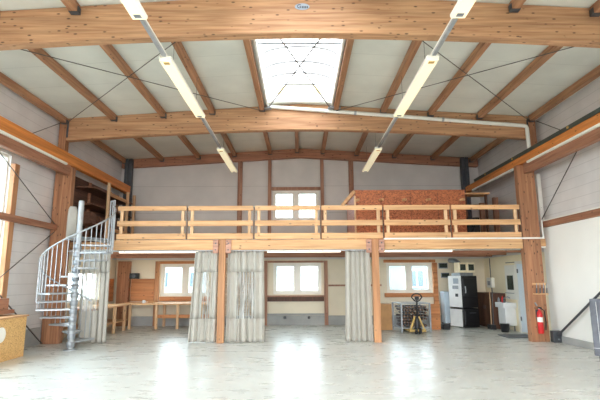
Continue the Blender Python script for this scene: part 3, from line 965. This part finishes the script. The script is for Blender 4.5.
# ------------------------------------------------------------------ under the mezzanine: rear wall
def rwall(name, x0, x1, z0, z1, m, lab, cat, d=.07, group=None):
    o = box(x0, x1, YB - .030 - d, YB - .030, z0, z1).build(name, m, bevel=.004)
    return tag(o, lab, cat, group)
rwall('wall_post', -6.5, -6.08, .0, 2.25, 'column', 'broad brown timber post in the rear corner by the black speaker', 'post', .2)
rwall('wall_post', -5.2, -5.05, .0, 2.25, 'post', 'slim timber post between wood panelling and the workbench window', 'post', .09)
rwall('window_lintel', -5.04, -3.2, 2.16, 2.25, 'panel_x', 'orange timber lintel over the workbench window', 'lintel', .07, 'window lintels')
rwall('wood_panelling', -6.05, -5.22, .84, 1.63, 'panel_x', 'orange wood panelling under the black speaker', 'panelling', .06)
rwall('wood_panelling', -5.02, -2.9, .84, 1.0, 'panel_x', 'orange wood panelling strip under the workbench window', 'panelling', .06)
o = box(XL + .05, XL + .11, 15.34, 16.3, .86, 1.64).build('wood_panelling', 'panel_y', bevel=.004)
tag(o, 'orange wood panelling on the side wall over the workbench', 'panelling')
rwall('wall_post', -1.36, -1.18, 0, 2.25, 'stud', 'brown timber post left of the middle lower window', 'post', .1)
rwall('wall_post', .85, .98, 0, 2.25, 'stud', 'brown timber post right of the middle lower window', 'post', .1)
rwall('window_lintel', -1.17, .84, 2.18, 2.25, 'stud', 'brown timber lintel over the middle lower window', 'lintel', .08, 'window lintels')
t = thing('window_ledge', 'dark brown timber ledge below the middle lower window', 'ledge', (-.15, 16.5, .8))
box(-1.17, .84, 16.38, 16.566, .98, 1.03).build('board', 'stud', t)
box(-1.17, .84, 16.45, 16.566, .82, .975).build('apron', 'dark_wood', t)
rwall('wall_rail', 1.0, 2.9, 1.34, 1.4, 'stud', 'thin brown rail on the bare wall beside the middle window', 'rail', .05)
rwall('wall_rail', -1.17, .84, .33, .4, 'plinth', 'grey horizontal pipe rail low under the middle window', 'rail', .06)
for k, x in enumerate((-.55, .3)):
    o = MB().lathe((x, 16.42, .22), [(.03, 0), (.05, .02), (.05, .07), (.03, .09)], 10).build('wall_socket', 'steel_dark')
    tag(o, 'small dark wall fitting low under the middle window, %s one' % ('left' if k == 0 else 'right'), 'socket', 'low wall fittings')
rwall('window_lintel', 3.0, 4.85, 2.17, 2.27, 'panel_x', 'orange timber lintel over the window by the pallet truck', 'lintel', .09, 'window lintels')
rwall('window_board', 3.0, 4.72, .95, 1.09, 'panel_x', 'orange timber sill board under window by the pallet truck', 'sill board', .12)
rwall('wall_post', 4.74, 4.9, 0, 2.16, 'panel_x', 'orange timber post between truck window and the furnace', 'post', .1)
# boarded patch left of the centre window
t = thing('board_cladding', 'dull pale horizontal boards on the rear wall behind wide curtain', 'cladding', (-1.8, 16.5, .34))
for k in range(5):
    z = .345 + k * .37
    box(-2.7, -1.37, 16.5, 16.566, z, z + .35).build('board', 'old_board', t)

# speaker
t = thing('wall_speaker', 'small black speaker on top of the corner wood panelling', 'speaker', (-5.9, 16.45, 1.635))
box(-6.07, -5.77, 16.37, 16.568, 1.632, 1.83).build('cabinet', 'black', t, bevel=.01)
MB().tube([(-5.92, 16.355, 1.73), (-5.92, 16.372, 1.73)], .065, 14).build('driver', 'steel_dark', t)
# little things on bench
# ------------------------------------------------------------------ workbench
t = thing('workbench', 'long corner workbench of pale timber along the rear wall', 'workbench', (-5.5, 15.3, 0))
box(-6.55, -5.6, 12.6, 15.38, .78, .82).build('benchtop', 'pine_y', t, bevel=.004)
box(-6.05, -2.85, 15.385, 16.45, .78, .82).build('benchtop', 'pine_x', t, bevel=.004)
for y in (12.68, 13.45, 14.2, 15.0):
    box(-5.7, -5.62, y, y + .08, 0, .778).build('leg', 'pine_z', t, bevel=.004)
for y in (12.7, 15.0):
    box(-6.5, -6.42, y, y + .08, 0, .778).build('leg', 'pine_z', t)
for x in (-5.68, -4.8, -4.1, -3.3):
    box(x, x + .08, 15.42, 15.5, 0, .778).build('leg', 'pine_z', t, bevel=.004)
for x in (-4.8, -3.3):
    box(x, x + .08, 16.3, 16.38, 0, .778).build('leg', 'pine_z', t)
box(-6.5, -5.64, 12.66, 15.36, .3, .33).build('lower_shelf', 'pine_y', t)
box(-4.72, -2.9, 15.5, 16.3, .34, .37).build('lower_shelf', 'pine_x', t)
box(-4.72, -2.9, 15.44, 15.475, .36, .46).build('front_board', 'panel_x', t)
o = MB().lathe((-5.3, 15.75, .822), [(.05, 0), (.055, .02), (.05, .09)], 10).build('small_tin', 'white_enamel')
tag(o, 'small pale tin on the workbench below the slim post', 'tin')
o = box(-5.2, -5.0, 15.9, 16.0, .822, .88).build('small_box', 'card'); tag(o, 'small cardboard box on workbench below the window', 'box')

# ------------------------------------------------------------------ right bay: firewood cage, pallet truck
CR = Matrix.Rotation(R(7), 4, 'Z'); CO = Vector((3.45, 14.6, 0))
def cw(x, y, z): return CO + (CR @ Vector((x, y, z)))
t = thing('wire_mesh_cage', 'galvanised wire mesh cage full of firewood behind pallet truck', 'cage', CO)
for sx in (-1, 1):
    for sy in (-1, 1):
        MB().bar(cw(sx * .45, sy * .4, 0), cw(sx * .45, sy * .4, .86), .045, .045).build('corner_post', 'galv', t)
for z in (.13, .85):
    for sy in (-1, 1):
        MB().bar(cw(-.45, sy * .4, z), cw(.45, sy * .4, z), .03, .03).build('frame_bar', 'galv_light', t)
    for sx in (-1, 1):
        MB().bar(cw(sx * .45, -.4, z), cw(sx * .45, .4, z), .03, .03).build('frame_bar', 'galv_light', t)
pan = MB(); pan.obox(cw(0, 0, .12), (.88, .78, .02), CR.to_3x3()); pan.build('floor_panel', 'galv', t)
for (a, b) in (((-.45, -.4), (.45, -.4)), ((-.45, .4), (.45, .4)), ((-.45, -.4), (-.45, .4)), ((.45, -.4), (.45, .4))):
    g = MB()
    A, B = Vector(a), Vector(b)
    n = int((B - A).length / .09)
    for k in range(1, n):
        q = A + (B - A) * k / n
        g.bar(cw(q.x, q.y, .14), cw(q.x, q.y, .84), .0045, .0045)
    for k in range(1, 9):
        z = .14 + k * .078
        g.bar(cw(A.x, A.y, z), cw(B.x, B.y, z), .0045, .0045)
    g.build('mesh_panel', 'galv', t)
rnd = random.Random(3)
proto = None
cnt = 0
for row in range(7):
    for c in range(8):
        if rnd.random() < .08: continue
        x = -.37 + c * .105 + rnd.uniform(-.012, .012) + (.03 if row % 2 else 0)
        z = .19 + row * .092 + rnd.uniform(-.006, .006)
        r = .043
        if proto is None:
            proto = thing('firewood_log', 'split firewood log stacked in the wire mesh cage', 'log', (0, 0, 0), 'firewood in the mesh cage')
            MB().tube([(0, -.33, 0), (0, .33, 0)], .043, 7).build('bark', 'bark', proto)
            for s in (-1, 1):
                MB().tube([(0, s * .33, 0), (0, s * .336, 0)], .038, 7).build('end_face', 'log_end', proto)
            o = proto
        else:
            o = proto.copy(); COL.objects.link(o)
            for ch in proto.children:
                d = ch.copy(); COL.objects.link(d); d.parent = o
        o.location = cw(x, rnd.uniform(-.03, .03), z)
        k_ = rnd.uniform(.74, .93); o.scale = (k_, rnd.uniform(.85, 1.0), k_ * rnd.uniform(.75, 1.0))
        o.rotation_euler = (0, rnd.uniform(0, 3), R(7) + rnd.uniform(-.03, .03))
        cnt += 1

t = thing('pallet_truck', 'yellow pallet truck with black looped handle before the cage', 'pallet truck', (3.43, 13.75, 0))
px, py = 3.43, 13.8
lp = [(px + .15 * math.cos(a) * (1.0 if math.sin(a) > -.3 else .8), py - .08, 1.05 + .11 * math.sin(a)) for a in [2 * math.pi * i / 18 for i in range(18)]]
MB().tube(lp, .02, 7, closed=True).build('handle_loop', 'black_soft', t)
MB().tube([(px, py - .08, 1.04), (px, py - .06, .85), (px, py, .42)], .026, 8).build('handle_shaft', 'black', t)
box(px - .06, px + .06, py - .1, py - .06, .98, 1.08).build('control_lever', 'black', t)
MB().lathe((px, py, .16), [(.07, 0), (.07, .22), (.05, .28), (.04, .34)], 12).build('pump', 'black', t)
for sx in (-1, 1):
    MB().bar((px + sx * .06, py + .02, .5), (px + sx * .21, py - .02, .1), .055, .045).build('yoke_arm', 'yellow', t, bevel=.006)
    MB().tube([(px + sx * .03, py - .06, .09), (px + sx * .09, py - .06, .09)], .09, 14).build('steer_wheel', 'black_soft', t)
    box(px + sx * .1, px + sx * .24, py - .02, py + 1.1, .055, .105).build('fork', 'yellow', t, bevel=.01)
    MB().tube([(px + sx * .13, py + .9, .045), (px + sx * .21, py + .9, .045)], .044, 10).build('load_wheel', 'black_soft', t)
box(px - .24, px + .24, py - .06, py + .03, .06, .13).build('cross_member', 'yellow', t, bevel=.008)

t = thing('cardboard_box', 'tall cardboard box left of the firewood cage', 'box', (2.72, 15.0, 0))
box(2.52, 2.9, 14.85, 15.3, 0, .8).build('carton', 'card', t, bevel=.006)
box(2.53, 2.71, 14.84, 15.29, .802, .808).build('flap', 'card', t)
o = box(4.16, 4.45, 14.9, 14.93, 0, .8).build('plywood_sheet', 'panel_x'); tag(o, 'orange plywood sheet upright right of the firewood cage', 'plywood sheet')
o = box(4.52, 4.75, 14.9, 15.2, 0, .16).build('low_crate', 'black', bevel=.01); tag(o, 'low dark crate on floor between plywood and furnace', 'crate')

# ------------------------------------------------------------------ furnace group
FR = Matrix.Rotation(R(22), 4, 'Z'); FO = Vector((5.28, 15.22, 0))
def fw(x, y, z): return FO + (FR @ Vector((x, y, z)))
def fbox(x0, x1, y0, y1, z0, z1):
    m = MB(); m.obox(fw((x0 + x1) / 2, (y0 + y1) / 2, (z0 + z1) / 2), (x1 - x0, y1 - y0, z1 - z0), FR.to_3x3()); return m
t = thing('furnace', 'black and white heating furnace in the rear corner', 'furnace', FO)
fbox(.012, .68, .0, .6, .02, .62).build('lower_body', 'black', t, bevel=.01)
fbox(.012, .68, .0, .6, .64, 1.68).build('upper_body', 'black', t, bevel=.01)
fbox(-.012, .01, .0, .6, .66, 1.68).build('side_panel', 'white_enamel', t)['label'] = 'white enamel side panel'
fbox(-.012, .01, .03, .6, .04, .6).build('side_panel', 'white_enamel', t)['label'] = 'white enamel lower side panel'
for (ya, yb, za, zb, m) in ((.1, .35, 1.42, 1.6, 'badge'), (.15, .28, 1.0, 1.1, 'ink'), (.12, .4, 1.25, 1.36, 'galv')):
    fbox(-.02, -.013, ya, yb, za, zb).build('label_plate', m, t)
d = fbox(.06, .64, -.03, -.002, 1.0, 1.6).build('fire_door', 'black', t, bevel=.012)
MB().tube([fw(.12, -.06, 1.12), fw(.12, -.075, 1.2), fw(.12, -.06, 1.34)], .018, 7).build('handle', 'galv_light', d)
d = fbox(.06, .64, -.03, -.002, .12, .56).build('ash_door', 'black', t, bevel=.012)
MB().tube([fw(.25, -.05, .48), fw(.5, -.05, .48)], .014, 7).build('handle', 'steel_dark', d)
fbox(.06, .62, .1, .5, 1.683, 1.78).build('burner_deck', 'galv', t)
MB().tube([fw(.35, .4, 1.78), fw(.35, .42, 2.1), fw(.35, .6, 2.2), fw(.35, .9, 2.22)], .08, 12).build('flue', 'galv', t)
for x, nm in ((.12, 'left'), (.47, 'right')):
    u = thing('control_unit', 'boxy grey control unit on the furnace top, the %s one' % nm, 'control unit', fw(x, .1, 1.785), 'units on the furnace')
    fbox(x - .16, x + .16, .0, .24, 1.785, 2.12).build('case', 'cream_paint', u, bevel=.012)
    fbox(x - .11, x + .11, -.015, -.002, 1.86, 2.06).build('screen', 'dial', u)
t = thing('water_tank', 'pale blue metal box on the floor behind the furnace', 'tank', (4.92, 16.2, 0))
box(4.93, 5.12, 15.95, 16.4, .1, 1.15).build('body', 'blue_box', t, bevel=.015)
for x in (4.96, 5.08):
    for y in (16.0, 16.35):
        MB().tube([(x, y, 0), (x, y, .1)], .015, 6).build('foot', 'steel_dark', t)
for (x0, x1, z0, z1, lab) in ((4.98, 5.3, 1.95, 2.15, 'upper dark picture on the rear wall by the furnace'), (5.05, 5.35, 1.62, 1.8, 'lower dark picture on the rear wall by the furnace')):
    u = thing('wall_picture', lab, 'picture', ((x0 + x1) / 2, 16.55, z0), 'dark pictures by the furnace')
    box(x0, x1, 16.54, 16.566, z0, z1).build('frame', 'galv', u)
    box(x0 + .02, x1 - .02, 16.532, 16.54, z0 + .03, z1 - .02).build('print', 'dial', u)
u = thing('junction_box', 'white electrical box on the wall right of the furnace', 'electrical box', (6.55, 16.0, 1.3))
box(6.5, 6.62, 15.75, 16.15, 1.28, 1.62).build('case', 'white_plastic', u, bevel=.01)
MB().tube([(6.58, 15.95, 1.62), (6.58, 15.95, 2.28)], .014, 6).build('cable', 'steel_dark', u)
box(6.495, 6.5, 15.85, 16.05, 1.36, 1.5).build('cover', 'galv', u)
t = thing('dark_cupboard', 'low dark brown wooden cupboard against the wall beside the furnace', 'cupboard', (6.4, 15.5, 0))
box(6.2, 6.62, 15.0, 16.3, 0, 1.12).build('body', 'dark_wood', t, bevel=.008)
for k in range(2):
    d = box(6.18, 6.198, 15.03 + k * .63, 15.63 + k * .63, .05, 1.08).build('door', 'dark_wood', t)
    MB().tube([(6.17, 15.58 + k * .12, .6), (6.17, 15.58 + k * .12, .7)], .01, 6).build('handle', 'steel_dark', d)

# sink area on the right wall
t = thing('utility_sink', 'white utility sink cabinet below the dark mirror', 'sink', (6.4, 14.5, 0))
box(6.28, 6.62, 14.35, 14.85, .16, .7).build('cabinet', 'white_enamel', t, bevel=.01)
sk = MB(); sk.box(6.22, 6.62, 14.3, 14.9, .7, .74)
for (x0, x1, y0, y1) in ((6.22, 6.25, 14.3, 14.9), (6.58, 6.62, 14.3, 14.9), (6.25, 6.58, 14.3, 14.33), (6.25, 6.58, 14.87, 14.9)):
    sk.box(x0, x1, y0, y1, .74, .85)
sk.build('basin', 'white_enamel', t)
MB().tube([(6.575, 14.6, .98), (6.5, 14.6, 1.02), (6.42, 14.6, 1.0), (6.41, 14.6, .95)], .014, 7).build('tap', 'galv', t)
for x in (6.32, 6.56):
    for y in (14.4, 14.8):
        MB().tube([(x, y, 0), (x, y, .16)], .018, 6).build('leg', 'steel_dark', t)
for k, (y, hh, m) in enumerate(((14.93, 1.3, 'steel_dark'), (15.14, 1.15, 'pine_z'))):
    o = thing('long_tool', '%s leaning beside the white sink' % ('dark handled broom' if k == 0 else 'wood handled shovel'), 'broom' if k == 0 else 'shovel', (6.15, y, 0))
    MB().tube([(6.12 + k * .02, y - .03, .14), (6.17, y, hh)], .014, 7).build('handle', m, o)
    box(6.02, 6.18, y - .1 + k * .02, y - .02 + k * .02, .0, .14).build('brush_head' if k == 0 else 'blade', 'black_soft', o)
o = MB().lathe((6.15, 14.15, 0), [(.1, 0), (.11, .02), (.13, .24), (.135, .25)], 14).build('dark_bucket', 'black'); tag(o, 'dark bucket on the floor in front of the white sink', 'bucket')
for k, (y, r, hh, m) in enumerate(((14.4, .035, .16, 'steel_dark'), (14.52, .03, .2, 'red'), (14.8, .035, .15, 'galv'))):
    o = MB().lathe((6.3, y, .851), [(r, 0), (r, hh * .7), (r * .45, hh * .8), (r * .45, hh)], 10).build('soap_bottle', m)
    for_lab = ('dark', 'red', 'grey')[k]
    tag(o, '%s bottle standing on the white sink' % for_lab, 'bottle', 'bottles on the sink')
u = thing('wall_mirror', 'small dark framed mirror on white panel above the sink', 'mirror', (6.6, 14.5, 1.2))
box(6.585, 6.62, 14.15, 14.85, .95, 2.0).build('backing_panel', 'white_plastic', u)
box(6.565, 6.584, 14.3, 14.68, 1.24, 1.68).build('glass', 'dial', u)
MB().tube([(6.53, 14.2, 1.14), (6.53, 14.8, 1.14)], .012, 6).build('towel_rail', 'galv', u)
MB().tube([(6.57, 13.9, 2.08), (6.57, 14.7, 2.08)], .012, 6).build('lamp_tube', 'steel_dark', u)
# door
d = box(XR - .12, XR - .062, 12.95, 13.95, .03, 2.02)
dd = struct(d, 'door_1', 'door_blue', loc=(6.6, 13.4, 0))
fr = MB(); fr.box(XR - .13, XR - .061, 12.86, 12.94, 0, 2.1); fr.box(XR - .13, XR - .061, 13.96, 14.05, 0, 2.1); fr.box(XR - .13, XR - .061, 12.94, 13.96, 2.03, 2.1)
fr.build('door_frame', 'white_plastic', dd)
MB().tube([(6.54, 13.1, 1.02), (6.5, 13.1, 1.02), (6.5, 13.22, 1.02)], .012, 6).build('door_handle', 'steel_dark', dd)
for z in (.35, 1.75):
    box(6.545, 6.559, 13.88, 13.94, z, z + .12).build('hinge', 'steel_dark', dd)
o = box(5.62, 6.42, 12.75, 13.45, .0, .022).build('door_mat', 'steel_dark'); tag(o, 'dark grey door mat on floor behind the right column', 'mat')

# ------------------------------------------------------------------ right column items
t = thing('fire_extinguisher', 'red fire extinguisher hung low on the right timber column', 'fire extinguisher', (6.16, 11.9, .2))
ex, ey = 6.08, 11.9
MB().lathe((ex, ey, .22), [(.062, 0), (.068, .02), (.068, .46), (.055, .53), (.03, .56), (.03, .6)], 18).build('cylinder', 'red', t)
MB().lathe((ex, ey, .5), [(.0688, 0), (.0688, .12)], 18).build('label_band', 'white_plastic', t)
box(ex - .02, ex + .02, ey - .09, ey + .03, .84, .87).build('lever', 'black', t)
MB().tube([(ex, ey, .8), (ex, ey, .85)], .025, 8).build('valve', 'galv', t)
MB().tube([(ex + .03, ey - .02, .84), (ex + .11, ey - .03, .78), (ex + .13, ey - .02, .5), (ex + .12, ey - .01, .3)], .014, 7).build('hose', 'black_soft', t)
box(ex - .05, ex + .05, ey + .079, ey + .0985, .55, .8).build('wall_bracket', 'steel_dark', t)
MB().tube([(ex - .06, ey - .02, .9), (ex - .1, ey - .02, .98)], .022, 7).build('nozzle', 'galv', t)
t = thing('tool_holder', 'small wooden tool holder on right column above the extinguisher', 'tool holder', (6.2, 11.95, 1.2))
box(6.0, 6.36, 11.9, 11.99, 1.18, 1.21).build('shelf', 'pine_x', t)
box(6.0, 6.36, 11.975, 11.99, 1.42, 1.47).build('rail', 'pine_x', t)
for k, x in enumerate((6.07, 6.16, 6.25, 6.33)):
    u = thing('hand_tool', '%s dark hand tool from the left in the column holder' % ORD[k], 'hand tool', (x, 11.93, 1.215), 'tools in the column holder')
    MB().tube([(x, 11.93, 1.215), (x + .01, 11.93, 1.34)], .016, 7).build('handle', 'steel_dark', u)
    MB().tube([(x + .01, 11.93, 1.34), (x + .015, 11.93, 1.47)], [.01, .006], 6).build('shank', 'galv', u)

# ------------------------------------------------------------------ right foreground: covered trolley
TO = Vector((5.52, 8.9, 0)); TR = Matrix.Rotation(R(-33), 4, 'Z')
def tw(x, y, z): return TO + (TR @ Vector((x, y, z)))
t = thing('covered_trolley', 'trolley under a grey tarp at the right edge by the strut', 'trolley', TO)
cb = MB()
X0, X1, Y0, Y1 = 0.0, .68, 0.0, .2
n = 12
prev = None
for j, z in enumerate([.16, .3, .5, .7, .9, 1.05, 1.16, 1.2]):
    f = .0 if z < 1.1 else (z - 1.1) * .3
    ring = []
    for (ax, ay, bx, by) in ((X0, Y0, X1, Y0), (X1, Y0, X1, Y1), (X1, Y1, X0, Y1), (X0, Y1, X0, Y0)):
        for i in range(n):
            u = i / n
            w_ = .012 * math.sin(u * 19 + j * .9) * math.sin(math.pi * u) - f
            x = ax + (bx - ax) * u; y = ay + (by - ay) * u
            ex_, ey_ = (by - ay), -(bx - ax)
            l = math.hypot(ex_, ey_)
            ring.append(cb.bm.verts.new(tw(x + ex_ / l * w_, y + ey_ / l * w_, z)))
    if prev:
        m = len(ring)
        for k in range(m):
            cb.bm.faces.new((prev[k], prev[(k + 1) % m], ring[(k + 1) % m], ring[k]))
    prev = ring
cb.bm.faces.new(prev)
cb.smooth = True
cb.build('tarp_cover', 'tarp', t)
for z in (.3,):
    MB().tube([tw(X0 - .02, Y0 - .02, z), tw(X1 + .02, Y0 - .02, z)], .005, 5).build('tarp_cord', 'rope', t)
for x in (.1, .3):
    MB().tube([tw(x, Y0 - .02, .2), tw(x, Y0 - .02, 1.15)], .005, 5).build('tarp_cord', 'rope', t)
for x in (X0 + .08, X1 - .08):
    for y in (Y0 + .05, Y1 - .05):
        c = MB().tube([tw(x - .012, y, .04), tw(x + .012, y, .04)], .04, 12).build('caster', 'black_soft', t)
        MB().tube([tw(x, y, .06), tw(x, y, .15)], .02, 6).build('fork', 'steel_dark', c)
# ------------------------------------------------------------------ left foreground: OSB counter
t = thing('counter_box', 'light chipboard counter with a white round disc by the window', 'counter', (-6.2, 9.4, 0))
box(-6.6, -5.93, 8.2, 10.15, .0, .83).build('carcass', 'osb_light', t, bevel=.004)
box(-6.62, -5.9, 8.17, 10.18, .832, .865).build('worktop', 'pine_y', t, bevel=.004)
dk = MB(); dk.lathe((0, 0, 0), [(.15, 0), (.15, .008)], 28)
for v in dk.bm.verts:
    v.co = Vector((-5.928 + v.co.z, 9.31 + v.co.x, .53 + v.co.y))
dk.build('round_disc', 'white_plastic', t)['label'] = 'round white disc'

# ------------------------------------------------------------------ outside
struct(box(-60, 60, YB + .3, 80, -.4, -.1), 'ground_rear', 'ground', loc=(0, 40, 0))
struct(box(-60, XL - .3, -40, YB + .3, -.4, -.1), 'ground_left', 'ground', loc=(-30, 0, 0))
struct(box(XL - .3, XR + .3, -40, YF - .3, -.4, -.1), 'ground_front', 'ground', loc=(0, -20, 0))
def house(x0, x1, y0, y1, h, ridge, m, lab, cols):
    t = thing('house', lab, 'house', ((x0 + x1) / 2, (y0 + y1) / 2, -.1), 'houses outside')
    box(x0, x1, y0, y1, -.1, h).build('walls', m, t)
    MB().prism([(x0 - .3, y0 - .3, h + .01), (x0 - .3, y1 + .3, h + .01), (x0 - .3, (y0 + y1) / 2, ridge)], (x1 - x0 + .6, 0, 0)).build('roof', 'roof_out', t)
    for k in range(cols):
        x = x0 + (k + .5) * (x1 - x0) / cols
        w = box(x - .6, x + .6, y0 - .05, y0 - .002, .9, 2.3).build('window', 'upvc', t)
        box(x - .5, x - .05, y0 - .06, y0 - .051, 1.0, 2.2).build('pane', 'dark_glass', w)
        box(x + .05, x + .5, y0 - .06, y0 - .051, 1.0, 2.2).build('pane', 'dark_glass', w)
house(-4.0, 2.6, 36, 44, 2.8, 4.0, 'brick_out', 'grey house seen through the middle lower window', 3)
house(-17, -8.0, 38, 46, 2.9, 4.2, 'brick_out', 'grey house seen through the workbench window', 4)
house(8.0, 14.5, 36, 44, 2.9, 4.4, 'brick_out2', 'bluish house seen through the window by pallet truck', 3)

# ------------------------------------------------------------------ daylight
w = bpy.data.worlds.new('sky'); sc.world = w; w.use_nodes = True
nt = w.node_tree
bg = nt.nodes['Background']
bg.inputs[0].default_value = (.97, .985, 1.0, 1)
bg.inputs[1].default_value = 5.0
def portal(name, loc, rot, sx, sy):
    l = bpy.data.lights.new(name, 'AREA'); l.shape = 'RECTANGLE'; l.size = sx; l.size_y = sy
    l.cycles.is_portal = True
    o = bpy.data.objects.new(name, l); COL.objects.link(o); o.location = loc; o.rotation_euler = rot
for i, (a, b) in enumerate(SK):
    portal('daylight_roof', (0, (a + b) / 2, 6.95), (0, 0, 0), 1.8, b - a)
for h in RW:
    portal('daylight_rear', ((h[0] + h[1]) / 2, YB + .3, (h[2] + h[3]) / 2), (R(-90), 0, 0), h[1] - h[0], h[3] - h[2])
for h in LW:
    portal('daylight_side', (XL - .3, (h[0] + h[1]) / 2, (h[2] + h[3]) / 2), (0, R(-90), 0), h[3] - h[2], h[1] - h[0])
portal('daylight_gate', (0, YF - .3, 2.3), (R(90), 0, 0), 9, 4.6)

# ------------------------------------------------------------------ camera
cam = bpy.data.cameras.new('camera'); co = bpy.data.objects.new('camera', cam); COL.objects.link(co)
cam.sensor_width = 36; cam.lens = 455 / 600 * 36; cam.clip_start = .05; cam.clip_end = 300
co.location = (0, 0, 1.6)
co.rotation_mode = 'QUATERNION'
q = Matrix.Rotation(R(90) + math.atan(79 / 455), 3, 'X') @ Matrix.Rotation(R(-.25), 3, 'Z')
co.rotation_quaternion = q.to_quaternion()
sc.camera = co

vs = sc.view_settings
sc.display_settings.display_device = 'sRGB'
vs.view_transform = 'Standard'; vs.look = 'None'; vs.gamma = 1; vs.use_curve_mapping = False
vs.exposure = 1.45
cy = sc.cycles
cy.use_denoising = True
cy.max_bounces = 10; cy.diffuse_bounces = 6; cy.glossy_bounces = 4; cy.transparent_max_bounces = 16; cy.transmission_bounces = 6
cy.caustics_reflective = False; cy.caustics_refractive = False
cy.sample_clamp_indirect = 8
